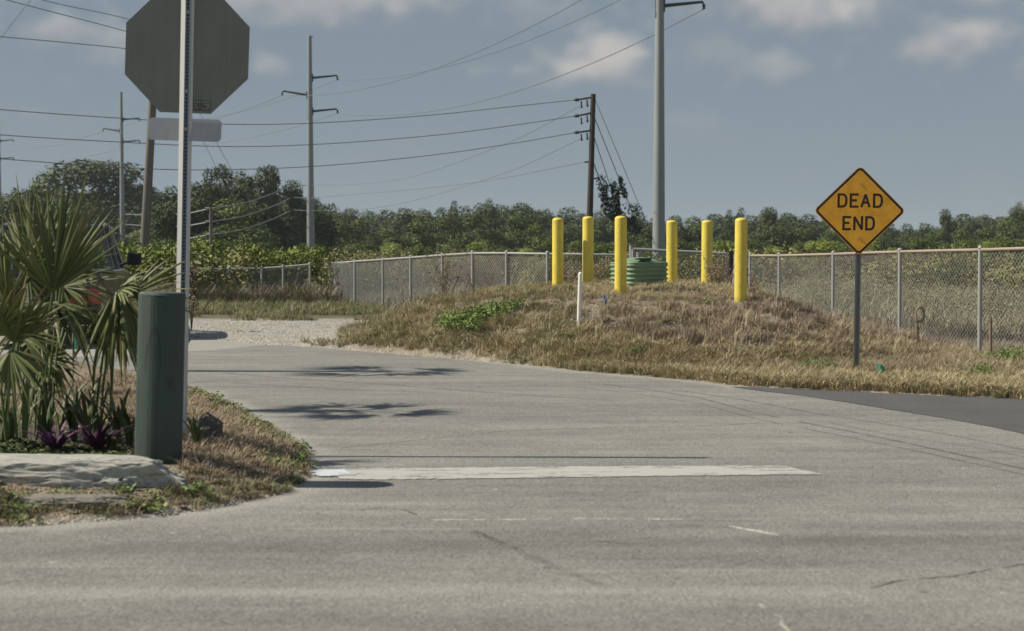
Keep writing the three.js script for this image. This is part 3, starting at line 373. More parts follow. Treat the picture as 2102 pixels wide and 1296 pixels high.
{ const p0 = onLand((1300 - 1051) / F * 27.6, 27.6), p1 = onLand((1490 - 1051) / F * 27.6, 27.6), t0 = at(1300, 512, 27.6), t1 = at(1490, 521, 27.6);
  const o = thing('chain_link_gate', 'chain link gate with a sagging pale top rail behind the green tank', 'gate'); const r = .03; p0.y += .12; p1.y += .08;
  part('frame', [bar(p0, t0, r, r, 10), bar(p1, t1, r, r, 10), bar(t0, t1, r, r, 10), bar(p0, p1, r, r, 10)], M.galv, o);
  part('wire_mesh', fabric(p0.clone().add(V(0, 0, .03)), p1.clone().add(V(0, 0, .03)), t0.y - p0.y, t1.y - p1.y), M.fabric, o);
  const hp = at(1296, 504, 27.8), hb = onLand(hp.x, 27.8); part('hinge_post', bar(hb.add(V(0, -.1, 0)), hp, .036, .036, 12), M.galv, o); part('hinge_post', bar(onLand((1311 - 1051) / F * 28, 28), at(1312, 518, 28), .05, .05, 12), M.galv, o);
  const lp = onLand((1502 - 1051) / F * 27, 27); solo('leaning_post', 'pale post leaning beside the free end of the gate', 'post', bar(lp, at(1512, 518, 27), .035, .035, 10), M.galv);
  solo('gap_shadow_bar', 'dark bar standing for the shadowed gap between the gate and the leaning post', 'post', bar(onLand((1499 - 1051) / F * 28.2, 28.2), at(1499, 516, 28.2), .06, .055, 12), M.darkWood); }  // dark bar put in for the shadowed gap at the end of the gate

// ------------------------------------------------------------------ yellow bollards
{
  const tex = noiseTex(512, (u, v) => { const n = tfbm(u, v, 6, 4), f = tfbm(u, v, 40, 2), run = tn(u * 40, v * 3, 40), s = .78 + .22 * n; const soil = ss(.2, .02, v + (n - .5) * .2) * .55, chip = ss(.30, .24, f) * ss(.5, .4, n), rust = ss(.80, .95, run) * ss(.45, .6, n) * .45; let c = [s, s * (.97 + .03 * n), s]; c = c.map((q, i) => lerp(q, [.42, .5, 1.2][i] * .6, soil)); c = c.map((q, i) => lerp(q, [.5, .42, .5][i], Math.max(chip * .7, rust))); return c; });
  const ym = new THREE.MeshStandardMaterial({ color: lin(.82, .66, .10), roughness: .5, map: tex });
  const list = [[1145, 23.5, 447, 'leftmost yellow bollard on the mound, apart from the tank'], [1207, 23.6, 444, 'yellow bollard just left of the white stake top, second from the left'], [1274, 21.7, 443, 'yellow bollard standing right in front of the green tank'], [1379.5, 23.8, 452, 'yellow bollard at the right end of the green tank'], [1451, 23.6, 452, 'yellow bollard with dry weeds up its base, in front of the gate'], [1520.5, 20.9, 447, 'rightmost and nearest yellow bollard on the mound']];
  let proto; for (const [px, d, py, l] of list) { const x = (px - 1051) / F * d, g = land(x, d), top = at(px, py, d).y, h = top - g + .1;
    if (!proto) { proto = thing('yellow_bollard', l, 'bollard', V(0, 0, 0), 0, 'yellow bollards round the green tank'); const R = .084; part('pipe', new THREE.CylinderGeometry(R, R, 1.1, 28, 1, true).translate(0, .55, 0), ym, proto); const cap = [[R, 0], [R * .985, .012], [R * .9, .026], [R * .65, .038], [R * .3, .044], [0, .046]].map(q => new THREE.Vector2(...q)); part('cap', new THREE.LatheGeometry(cap, 28).translate(0, 1.1, 0), ym, proto); }
    const o = proto.position.lengthSq() ? copy(proto, 'yellow_bollard', l) : proto; o.position.set(x, g - .1, -d); o.scale.y = h / 1.146; o.rotation.y = px; o.rotation.z = (px % 7 - 3) * .0025; }
}
// ------------------------------------------------------------------ ribbed green tank
{
  const d = 23, x = (1312 - 1051) / F * d, g = land(x, d), o = thing('ribbed_tank', 'ribbed green plastic utility tank with domed lid among the bollards', 'tank', V(x, g - .045, -d), .62);
  const gm = new THREE.MeshStandardMaterial({ color: lin(.19, .29, .17), roughness: .55, map: noiseTex(128, (u, v) => .82 + .18 * tfbm(u, v, 8, 3)) });
  const prof = (w, dp, r) => { const s = new THREE.Shape(); const a = w / 2, b = dp / 2; s.moveTo(-a + r, -b); s.lineTo(a - r, -b); s.absarc(a - r, -b + r, r, -Math.PI / 2, 0); s.lineTo(a, b - r); s.absarc(a - r, b - r, r, 0, Math.PI / 2); s.lineTo(-a + r, b); s.absarc(-a + r, b - r, r, Math.PI / 2, Math.PI); s.lineTo(-a, -b + r); s.absarc(-a + r, -b + r, r, Math.PI, Math.PI * 1.5); return s; };
  const slab = (w, dp, r, h, y, bev = .012) => { const q = new THREE.ExtrudeGeometry(prof(w - bev * 2, dp - bev * 2, r), { depth: h - bev * 2, bevelSize: bev, bevelThickness: bev, bevelSegments: 2, curveSegments: 8 }); q.rotateX(-Math.PI / 2); q.translate(0, y + bev, 0); return q; };
  const top = .40; part('body', slab(.70, .56, .10, top + .1, -.1, .004), gm, o);
  for (let i = 0; i < 6; i++) part('rib', slab(.745, .605, .12, .036, top - .05 - i * .065, .014), gm, o);
  const lid = new THREE.SphereGeometry(1, 32, 10, 0, Math.PI * 2, 0, 1.15); lid.scale(.40, .15, .33); const pp = lid.attributes.position; let lo = 9; for (let i = 0; i < pp.count; i++) lo = Math.min(lo, pp.getY(i)); lid.translate(0, top - lo - .002, 0);
  part('lid', [lid, slab(.74, .60, .12, .03, top - .016, .012)], gm, o); part('lid_recess_shade', [box(.26, .03, .09, -.12, top + .062, .235, .012)], std(.03, .07, .035, .6), o);  // the dark box paints in the shade of a recess in the lid
}
// ------------------------------------------------------------------ white stake and pin flags
{
  const p = onLand((1188 - 1051) / F * 19.85, 19.85), t = at(1191.5, 563, 19.8); solo('white_stake', 'slim white marker stake standing on the front slope of the mound', 'marker stake', [bar(p.clone().add(V(0, -.1, 0)), t, .027, .027, 14), new THREE.SphereGeometry(.027, 12, 6, 0, 6.3, 0, 1.6).translate(t.x, t.y, t.z)], std(.78, .77, .72, .5));
  const flag = (px, py, d, hw, hh, col, label, drop) => { const b = onLand((px - 1051) / F * d, d), t = at(px, py - hh * F / d / 2, d); const o = thing('pin_flag', label, 'marker flag', b); const l = t.clone().sub(b); part('wire', bar(V(0, -.05, 0), l, .0025, .0025, 5), M.wire, o); const g = new THREE.PlaneGeometry(hw, hh, 6, 6), q = g.attributes.position; for (let i = 0; i < q.count; i++) { const u = q.getX(i) / hw + .5; q.setZ(i, Math.sin(u * 4) * .02); q.setY(i, q.getY(i) - u * u * drop); } g.translate(l.x + hw / 2, l.y - hh / 2, l.z); g.computeVertexNormals(); part('flag', g, new THREE.MeshStandardMaterial({ color: lin(...col), roughness: .7, side: THREE.DoubleSide }), o); };
  flag(1238, 614, 20.6, .05, .10, [.03, .09, .34], 'dark blue pin flag high on the mound below the tank', .03); flag(1404, 729, 18.0, .035, .09, [.10, .2, .5], 'small blue pin flag at the front foot of the mound', .01); flag(1802, 757, 16.6, .085, .10, [.02, .32, .17], 'green pin flag in the grass beside the warning sign post', .05); flag(150, 702, 19.2, .16, .17, [.02, .17, .12], 'teal pin flag seen behind the palm below the truck', .04);
}
// ------------------------------------------------------------------ DEAD END sign
{
  const d = 17.2, top = at(1763, 337, d), bot = at(1762, 528, d), c = at(1763.5, 433, d), base = onLand((1759 - 1051) / F * d, d);
  const o = thing('warning_sign', 'orange yellow diamond warning sign reading DEAD END on a steel post', 'sign', base, 0); const diag = top.y - bot.y, s = diag * .97 / Math.SQRT2, r = .05;
  const panel = new THREE.Group(); const loc = c.clone().sub(base); const sh = new THREE.Shape(); const a = s / 2; sh.moveTo(-a + r, -a); sh.lineTo(a - r, -a); sh.absarc(a - r, -a + r, r, -Math.PI / 2, 0); sh.lineTo(a, a - r); sh.absarc(a - r, a - r, r, 0, Math.PI / 2); sh.lineTo(-a + r, a); sh.absarc(-a + r, a - r, r, Math.PI / 2, Math.PI); sh.lineTo(-a, -a + r); sh.absarc(-a + r, -a + r, r, Math.PI, Math.PI * 1.5);
  const cv = document.createElement('canvas'); cv.width = cv.height = 1024; const g = cv.getContext('2d'); g.fillStyle = '#e0a024'; g.fillRect(0, 0, 1024, 1024); const rr = rngOf(4); for (let i = 0; i < 400; i++) { g.fillStyle = `rgba(${rr() < .5 ? '90,60,10' : '255,210,90'},.035)`; g.beginPath(); g.ellipse(rr() * 1024, rr() * 1024, 10 + rr() * 90, 20 + rr() * 60, rr() * 3, 0, 7); g.fill(); }
  // border runs in the frame of the square; lettering is upright when the square stands on its corner
  g.strokeStyle = '#1c0f06'; g.lineWidth = 36; const q = 26; g.beginPath(); g.roundRect(q, q, 1024 - 2 * q, 1024 - 2 * q, 58); g.stroke();
  g.translate(512, 512); g.rotate(Math.PI / 4); g.lineWidth = 38; g.lineCap = 'butt'; g.lineJoin = 'miter'; g.miterLimit = 1.6; const k = 1024 * Math.SQRT2 / 190 ;   // canvas px per survey px
  const glyph = { D: (x, y, w, h) => { g.beginPath(); g.moveTo(x, y); g.lineTo(x + w * .42, y); g.bezierCurveTo(x + w * .86, y, x + w, y + h * .2, x + w, y + h * .5); g.bezierCurveTo(x + w, y + h * .8, x + w * .86, y + h, x + w * .42, y + h); g.lineTo(x, y + h); g.closePath(); g.stroke(); }, E: (x, y, w, h) => { g.beginPath(); g.moveTo(x + w, y); g.lineTo(x, y); g.lineTo(x, y + h); g.lineTo(x + w, y + h); g.moveTo(x, y + h * .48); g.lineTo(x + w * .8, y + h * .48); g.stroke(); }, A: (x, y, w, h) => { g.beginPath(); g.moveTo(x - 4, y + h + 10); g.lineTo(x + w / 2, y - 2); g.lineTo(x + w + 4, y + h + 10); g.moveTo(x + w * .18, y + h * .66); g.lineTo(x + w * .82, y + h * .66); g.stroke(); }, N: (x, y, w, h) => { g.beginPath(); g.moveTo(x, y + h + 17); g.lineTo(x, y - 4); g.lineTo(x + w, y + h + 4); g.lineTo(x + w, y - 17); g.stroke(); } };
  const word = (t, xs, y, w, h) => [...t].forEach((ch, i) => glyph[ch]((xs[i] - 1763.5) * k, (y - 433) * k, w * k, h * k));
  word('DEAD', [1720, 1745, 1767.5, 1793], 399, 16, 25.5); word('END', [1731, 1753.5, 1778], 446.5, 15.5, 25.5);
  const t = new THREE.CanvasTexture(cv); t.colorSpace = THREE.SRGBColorSpace; t.anisotropy = 8;
  const face = new THREE.ShapeGeometry(sh, 10), fp = face.attributes.position, fu = face.attributes.uv; for (let i = 0; i < fp.count; i++) fu.setXY(i, fp.getX(i) / s + .5, fp.getY(i) / s + .5);
  const back = new THREE.ExtrudeGeometry(sh, { depth: .003, bevelEnabled: false, curveSegments: 10 }); for (const q of [face, back]) q.rotateZ(Math.PI / 4); face.translate(0, 0, .0065);
  const yaw = -.15; for (const q of [face, back]) { q.rotateZ(-.012); q.rotateY(yaw); q.translate(loc.x, loc.y, loc.z + .03); }
  part('sign_panel', back, std(.42, .42, .42, .4, .5), o); part('sign_face', face, new THREE.MeshStandardMaterial({ map: t, roughness: .5 }), o);
  const post = (x0) => { const g = []; const H0 = loc.y + .3, lean = loc.x / loc.y; for (const [w, dd, x, z] of [[.034, .006, 0, -.012], [.006, .024, -.017, 0], [.006, .024, .017, 0], [.014, .005, -.026, .012], [.014, .005, .026, .012]]) { const b = new THREE.BoxGeometry(w, H0 + .1, dd); b.translate(x, (H0 - .1) / 2, z); g.push(b); } const m = merge(g), p = m.attributes.position; for (let i = 0; i < p.count; i++) p.setX(i, p.getX(i) + p.getY(i) * lean); m.computeVertexNormals(); return m; };
  part('post', post(0), std(.24, .25, .25, .55, .3), o); for (const y of [.30, -.30]) part('bolt', new THREE.CylinderGeometry(.009, .009, .008, 10).rotateX(Math.PI / 2).translate(loc.x, loc.y + y, loc.z + .042), M.galv, o);
}
// ------------------------------------------------------------------ stop sign seen from behind
{
  const d = 10.6, base = onLand((365.5 - 1051) / F * d, d), o = thing('stop_sign', 'octagonal sign seen from its grey back on a perforated steel post', 'sign', base);
  const c = at(382, 103, d).sub(base), R = (254 / 2) * d / F / Math.cos(Math.PI / 8), sh = new THREE.Shape(); for (let i = 0; i < 8; i++) { const a = Math.PI / 8 + i * Math.PI / 4; sh[i ? 'lineTo' : 'moveTo'](R * Math.cos(a), R * Math.sin(a)); }
  const alu = new THREE.MeshStandardMaterial({ color: lin(.23, .232, .205), roughness: .5, metalness: .35, map: brushTex });
  const oct = new THREE.ExtrudeGeometry(sh, { depth: .003, bevelEnabled: false }), yaw = -.024, put = q => { q.rotateZ(-.04); q.rotateY(yaw); q.translate(c.x, c.y, c.z - .03); return q; };
  part('sign_panel', put(oct), alu, o); const red = new THREE.ShapeGeometry(sh); red.rotateY(Math.PI); red.translate(0, 0, -.002); part('sign_face', put(red), std(.45, .02, .02, .4), o);
  const lean = (at(381.5, 0, d).x - at(371, 605, d).x) / (at(381.5, 0, d).y - at(371, 605, d).y), H0 = c.y + .45;
  const prof = []; const strip = (x0, z0, x1, z1) => { const w = Math.hypot(x1 - x0, z1 - z0), b = new THREE.BoxGeometry(w, H0 + .1, .004); b.rotateY(-Math.atan2(z1 - z0, x1 - x0)); b.translate((x0 + x1) / 2, (H0 - .1) / 2, (z0 + z1) / 2); prof.push(b); };
  // a U channel, open towards the lane: two flanges, two webs and a back with punched holes
  strip(-.038, -.004, -.015, .027); strip(.031, .002, .015, .027); strip(.032, .0, .048, .0);
  const bend = m => { const p = m.attributes.position; for (let i = 0; i < p.count; i++) p.setX(i, p.getX(i) + p.getY(i) * lean); m.computeVertexNormals(); return m; };
  const TURN = .42, turned = merge(prof); turned.rotateY(TURN); const post = bend(turned); part('post', post, new THREE.MeshStandardMaterial({ color: lin(.66, .66, .63), roughness: .5, metalness: .1, map: M.galv.map }), o);
  prof.length = 0; strip(-.014, .028, .014, .028); const mid = merge(prof); mid.rotateY(TURN); part('shade_tinted_punched_strip', bend(mid), std(.13, .16, .21, .5, .2), o);  // back strip coloured darker and bluer than the post, its shade painted in
  const holes = []; for (let y = .1; y < H0 - .02; y += .0254) { const hgeo = new THREE.CylinderGeometry(.0075, .0075, .002, 8); hgeo.rotateX(Math.PI / 2); hgeo.translate(0, 0, .0312); hgeo.rotateY(TURN); hgeo.translate(y * lean, y, 0); holes.push(hgeo); } const hm = part('punched_holes', merge(holes), std(.012, .02, .045, .8), o); hm.userData.kind = 'stuff';
  const pc = at(378, 266, d).sub(base), pw = 150 * d / F, ph = 46 * d / F; const pl = new RoundedBoxGeometry(pw, ph, .004, 2, .0018); const rs = new THREE.Shape(), a = pw / 2, b = ph / 2, r = .03; rs.moveTo(-a + r, -b); rs.lineTo(a - r, -b); rs.absarc(a - r, -b + r, r, -Math.PI / 2, 0); rs.lineTo(a, b - r); rs.absarc(a - r, b - r, r, 0, Math.PI / 2); rs.lineTo(-a + r, b); rs.absarc(-a + r, b - r, r, Math.PI / 2, Math.PI); rs.lineTo(-a, -b + r); rs.absarc(-a + r, -b + r, r, Math.PI, Math.PI * 1.5);
  const pg = new THREE.ExtrudeGeometry(rs, { depth: .003, bevelEnabled: false }); pg.rotateX(-.10); pg.rotateZ(-.035); pg.rotateY(-.024); pg.translate(pc.x, pc.y, pc.z - .02); part('plate', pg, new THREE.MeshStandardMaterial({ color: lin(.46, .47, .49), roughness: .42, metalness: .25, map: brushTex }), o).userData.label = 'small light grey rounded plate below the octagon';
  const cv = document.createElement('canvas'); cv.width = 128; cv.height = 80; const g = cv.getContext('2d'); g.fillStyle = '#58574f'; g.fillRect(0, 0, 128, 80); g.fillStyle = '#8b8b88'; for (const [x, y, w, h] of [[6, 10, 40, 10], [6, 34, 22, 8], [60, 8, 62, 8], [80, 26, 40, 10], [96, 44, 26, 10], [8, 52, 30, 8], [60, 62, 60, 6]]) g.fillRect(x, y, w, h); const t = new THREE.CanvasTexture(cv); t.colorSpace = THREE.SRGBColorSpace;
  const sp = at(413, 216, d).sub(base), st = new THREE.PlaneGeometry(36 * d / F, 22 * d / F); st.rotateZ(-.04); st.rotateY(yaw); st.translate(sp.x, sp.y, sp.z - .022); part('sticker', st, new THREE.MeshStandardMaterial({ map: t, roughness: .6 }), o);
  for (const y of [c.y + .25, c.y - .28, pc.y]) part('bolt', new THREE.CylinderGeometry(.009, .009, .01, 8).rotateX(Math.PI / 2).translate(0, 0, .035).rotateY(TURN).translate(y * lean, y, 0), M.galv, o);
}
// ------------------------------------------------------------------ green wooden post
{
  const d = 9.32, b = onLand((321 - 1051) / F * d, d), t = at(333, 605, d), r = 47.5 * d / F, o = thing('wooden_post', 'thick dark green painted wooden post behind the pale boulder', 'post', b);
  const cv = noiseTex(512, (u, v) => { const gr = tn(u * 90, v * 3, 90) * .3 + tn(u * 30, v * 2, 30) * .2 + tfbm(u, v, 8, 4) * .5, dk = ss(.36, .2, tn(u * 14, v * 2, 14)) * .3; const ck = ss(.055, .02, Math.abs(tn(u * 17 + tn(u * 4, v * 3, 4) * .5, v * 3, 17) - .5)) * .3 * ss(.45, .6, tn(u * 9, v * 4, 9)); const s = .60 + .40 * gr - dk - ck; return [s * (1 + .06 * gr), s, s]; }); const bm = noiseTex(512, (u, v) => tn(u * 90, v * 3, 90) * .6 + tn(u * 24, v * 2, 24) * .4);
  const m = new THREE.MeshStandardMaterial({ color: lin(.050, .080, .066), roughness: .68, map: cv, bumpMap: bm, bumpScale: .002 });
  const len = t.clone().sub(b).length() + .2, g = new THREE.CylinderGeometry(r, r * 1.02, len, 40, 12, true), p = g.attributes.position; g.translate(0, len / 2 - .2, 0); for (let i = 0; i < p.count; i++) { const a = Math.atan2(p.getZ(i), p.getX(i)), k = 1 + .015 * Math.sin(a * 5 + 1) + .012 * Math.sin(a * 11); p.setX(i, p.getX(i) * k); p.setZ(i, p.getZ(i) * k); } for (let i = 0; i < p.count; i++) if (p.getY(i) > len - .21) { const a = Math.atan2(p.getZ(i), p.getX(i)); p.setY(i, p.getY(i) + .007 * Math.sin(a * 3 + 1) + .005 * Math.sin(a * 7)); } g.computeVertexNormals();
  const q = new THREE.Quaternion().setFromUnitVectors(UP, t.clone().sub(b).normalize()); g.applyQuaternion(q); part('shaft', g, m, o);
  const cap = new THREE.CylinderGeometry(r * .93, r * 1.005, .016, 40); cap.translate(0, len - .2 + .006, 0); cap.applyQuaternion(q); part('post_top', cap, std(.06, .085, .072, .7), o);
}
// ------------------------------------------------------------------ stones
const imp = new ImprovedNoise();
function stone(name, label, c, rx, ry, rz, seed, mat, turn = 0, flatTop = .7, tilt = 0) {
  const g = new THREE.IcosahedronGeometry(1, 24), p = g.attributes.position; for (let i = 0; i < p.count; i++) { const v = V(p.getX(i), p.getY(i), p.getZ(i)); let k = 1 + .22 * imp.noise(v.x * 1.5 + seed, v.y * 1.5, v.z * 1.5) + .10 * imp.noise(v.x * 4 + seed, v.y * 4, v.z * 4) + .045 * imp.noise(v.x * 11, v.y * 11 + seed, v.z * 11) + .02 * imp.noise(v.x * 26, v.y * 26 + seed, v.z * 26); v.multiplyScalar(k); const sx = Math.sign(v.x) * Math.pow(Math.abs(v.x), .8); v.y = v.y > flatTop ? flatTop + (v.y - flatTop) * .25 : v.y; p.setXYZ(i, sx * rx, v.y * ry, v.z * rz); }
  g.computeVertexNormals(); g.rotateZ(tilt); g.rotateY(turn); return solo(name, label, 'rock', g, mat, c);
}
{
  const lime = new THREE.MeshStandardMaterial({ color: lin(.46, .45, .41), roughness: .95, map: noiseTex(512, (u, v) => { const n = tfbm(u, v, 6, 5), pit = ss(.36, .28, tfbm(u, v, 40, 2)); const s = .66 + .36 * n - pit * .35; return [s, s * .99, s * .95]; }), bumpMap: noiseTex(256, (u, v) => tfbm(u, v, 12, 5)), bumpScale: .02 }); lime.map.repeat.set(3, 2);
  const c = onLand(-2.62, 8.68); c.y -= .05; stone('boulder', 'long pale limestone boulder lying in front of the green wooden post', c, .78, .245, .23, 3, lime, .03, .62, -.02);
  const c2 = onLand(-2.38, 8.25); stone('flat_stone', 'low flat grey stone half buried in front of the boulder', c2.add(V(0, -.01, 0)), .35, .06, .10, 9, new THREE.MeshStandardMaterial({ color: lin(.26, .24, .21), roughness: .95, map: lime.map }), .02);
  const c3 = onLand(-2.1, 10.35); stone('dark_rock', 'dark sloping rock leaning against the foot of the sign post', c3.add(V(.04, .02, 0)), .10, .17, .10, 14, new THREE.MeshStandardMaterial({ color: lin(.14, .13, .12), roughness: .95, map: lime.map }), .3, .9, -.6);
  stone('pale_rock', 'small pale rock at the left edge beside the boulder', onLand(-3.05, 8.62), .12, .08, .09, 21, lime);
}
// ------------------------------------------------------------------ pickup truck behind the palm
{
  const d = 22.3, o = thing('pickup_truck', 'dark pickup truck seen from behind through the palm leaves, red tail light showing', 'pickup truck', V(-6.85, 0, -d), .16); o.scale.set(1, .93, 1);
  const paint = new THREE.MeshPhysicalMaterial({ color: lin(.022, .026, .034), roughness: .35, clearcoat: 1, clearcoatRoughness: .12 }), glass = new THREE.MeshPhysicalMaterial({ color: lin(.75, .8, .8), roughness: .03, transmission: 1, thickness: 0 }), black = std(.012, .012, .013, .7), chrome = std(.6, .6, .6, .18, 1), redm = new THREE.MeshPhysicalMaterial({ color: lin(.36, .03, .015), roughness: .25, clearcoat: 1 });
  const side = new THREE.Shape(); [[0, .48], [0, 1.12], [.03, 1.18], [2.02, 1.18], [2.06, 1.16], [3.9, 1.16], [5.1, 1.08], [5.35, .92], [5.38, .5]].forEach(([x, y], i) => side[i ? 'lineTo' : 'moveTo'](x, y)); side.closePath();
  const body = new THREE.ExtrudeGeometry(side, { depth: 1.78, bevelSize: .04, bevelThickness: .05, bevelSegments: 3 }); body.translate(0, 0, -.89); body.rotateY(Math.PI / 2); part('body', body, paint, o);
  const cabp = [[2.06, 1.2], [2.2, 1.9], [2.6, 1.96], [3.35, 1.92], [4.05, 1.2]], w0 = .9, w1 = .72, pil = []; const pt = (i, s) => { const [x, y] = cabp[i]; return V(s * lerp(w0, w1, (y - 1.2) / .76), y, -x); };
  for (const s of [-1, 1]) { for (let i = 0; i < 4; i++) pil.push(bar(pt(i, s), pt(i + 1, s), .045, .045, 8)); pil.push(bar(V(s * .9, 1.2, -3.0), V(s * .74, 1.93, -2.95), .05, .05, 8)); } pil.push(bar(pt(1, -1), pt(1, 1), .045, .045, 8)); part('cab_pillars', pil, paint, o);
  const roof = new Soup(); roof.quad(pt(1, -1), pt(1, 1), pt(2, 1), pt(2, -1), [1, 1, 1]); roof.quad(pt(2, -1), pt(2, 1), pt(3, 1), pt(3, -1), [1, 1, 1]); const rm = paint.clone(); rm.side = THREE.DoubleSide; part('roof', roof.geo(), rm, o);
  const win = (name, a, b, c, e) => { const s = new Soup(); s.quad(a, b, c, e, [1, 1, 1]); part(name, s.geo(), glass, o); }; win('rear_window', pt(0, -1), pt(0, 1), pt(1, 1), pt(1, -1)); win('windscreen', pt(3, -1), pt(3, 1), pt(4, 1), pt(4, -1)); for (const s of [-1, 1]) win('side_window', pt(0, s), pt(4, s), pt(3, s), pt(1, s));
  part('tailgate', [box(1.5, .52, .04, 0, .9, .055, .015), box(.3, .06, .05, 0, 1.06, .065, .015)], paint, o); part('bumper', [box(1.86, .18, .16, 0, .55, .12, .05)], std(.05, .052, .056, .4, .4), o); for (const s of [-1, 1]) { part('tail_light', box(.17, .26, .06, s * .84, .80, .045, .02), redm, o); part('tail_light', box(.30, .10, .04, s * .66, .735, .075, .015), redm, o); const m = part('side_mirror', [box(.24, .22, .11, s * 1.14, 1.36, -3.45, .05), bar(V(s * .9, 1.24, -3.5), V(s * 1.06, 1.32, -3.47), .03, .03, 6)], black, o); }
  part('bed_rail', [box(.09, .05, 1.95, -.86, 1.215, -1.02, .02), box(.09, .05, 1.95, .86, 1.215, -1.02, .02)], chrome, o); part('number_plate', box(.31, .15, .01, 0, .72, .085, .004), std(.5, .5, .5), o);
  for (const s of [-1, 1]) for (const z of [-1.0, -4.4]) { const wh = part('wheel', new THREE.TorusGeometry(.27, .115, 12, 28).rotateY(Math.PI / 2).translate(s * .78, .385, z), black, o); part('rim', new THREE.CylinderGeometry(.2, .2, .16, 20).rotateZ(Math.PI / 2).translate(s * .80, .385, z), std(.3, .3, .3, .35, .8), wh); }
  part('underbody', [box(1.5, .2, 4.9, 0, .46, -2.6, .04), bar(V(-.7, .38, -1), V(.7, .38, -1), .07, .07, 8)], black, o);
}
// ------------------------------------------------------------------ palms and planting bed
function frondGeo(seed, hub, dir, nrm, n, len, spread, droop, opt = {}) {
  const r = rngOf(seed), s = new Soup(); dir = dir.clone().normalize(); const side = nrm.clone().cross(dir).normalize(); nrm = dir.clone().cross(side).normalize();
  for (let i = 0; i < n; i++) { const k = n > 1 ? i / (n - 1) * 2 - 1 : 0, a = k * spread + (r() - .5) * .13, L = len * (1 - .26 * k * k) * (.72 + .36 * r()), v = dir.clone().multiplyScalar(Math.cos(a)).addScaledVector(side, Math.sin(a)).addScaledVector(nrm, (r() - .5) * .34 - Math.abs(k) * (opt.cup ?? .12)).normalize(); const wv = nrm.clone().cross(v).normalize().addScaledVector(nrm, (r() - .5) * 1.1).normalize(); const wmax = (opt.w ?? .028) * (.8 + .4 * r()), dr = droop * (.5 + r()); const tone = r(), dry = r() < (opt.dry ?? .08);
    const base = [lerp(.05, .125, tone), lerp(.072, .15, tone), lerp(.015, .034, tone)]; const tip = dry ? [.26, .2, .10] : [base[0] * 1.35, base[1] * 1.2, base[2] * 1.2];
    let prev; const N = 7; const kink = opt.kink && r() < opt.kink ? .45 + r() * .25 : 9; for (let j = 0; j <= N; j++) { const t = j / N, w = wmax * (t < .45 ? .25 + .75 * t / .45 : Math.pow(1 - (t - .45) / .55, .8)); let p = hub.clone().addScaledVector(v, L * t); p.y -= dr * L * t * t; if (t > kink) p.y -= (t - kink) * L * .9; const col = base.map((q, m) => lerp(q, tip[m], t * t)); const l = p.clone().addScaledVector(wv, -w / 2), q = p.clone().addScaledVector(wv, w / 2), m = p.clone().addScaledVector(nrm, w * .22); if (prev) { s.quad(prev[0], prev[1], m, l, col); s.quad(prev[1], prev[2], q, m, col); } prev = [l, m, q]; } }
  return s.geo();
}
function stalk(a, b, r, bow = .05) { const m = a.clone().lerp(b, .5).add(V(bow, .03, 0)); return tint(new THREE.TubeGeometry(new THREE.CatmullRomCurve3([a, m, b]), 10, r, 6), [.09, .125, .035]); }
function palm(name, label, base, fronds) { const o = thing(name, label, 'palm', base); fronds.forEach((f, i) => { const hub = f.hub.clone().sub(base); const g = [frondGeo(f.seed ?? i * 13 + 1, hub, f.dir, f.n ?? V(.1, .2, 1), f.k ?? 24, f.len, f.spread, f.droop ?? .12, f)]; g.push(stalk(V((i % 3 - 1) * .05, 0, (i % 2) * .05), hub, .009, f.bow ?? 0)); part('frond', merge(g), M.frond, o); }); return o; }
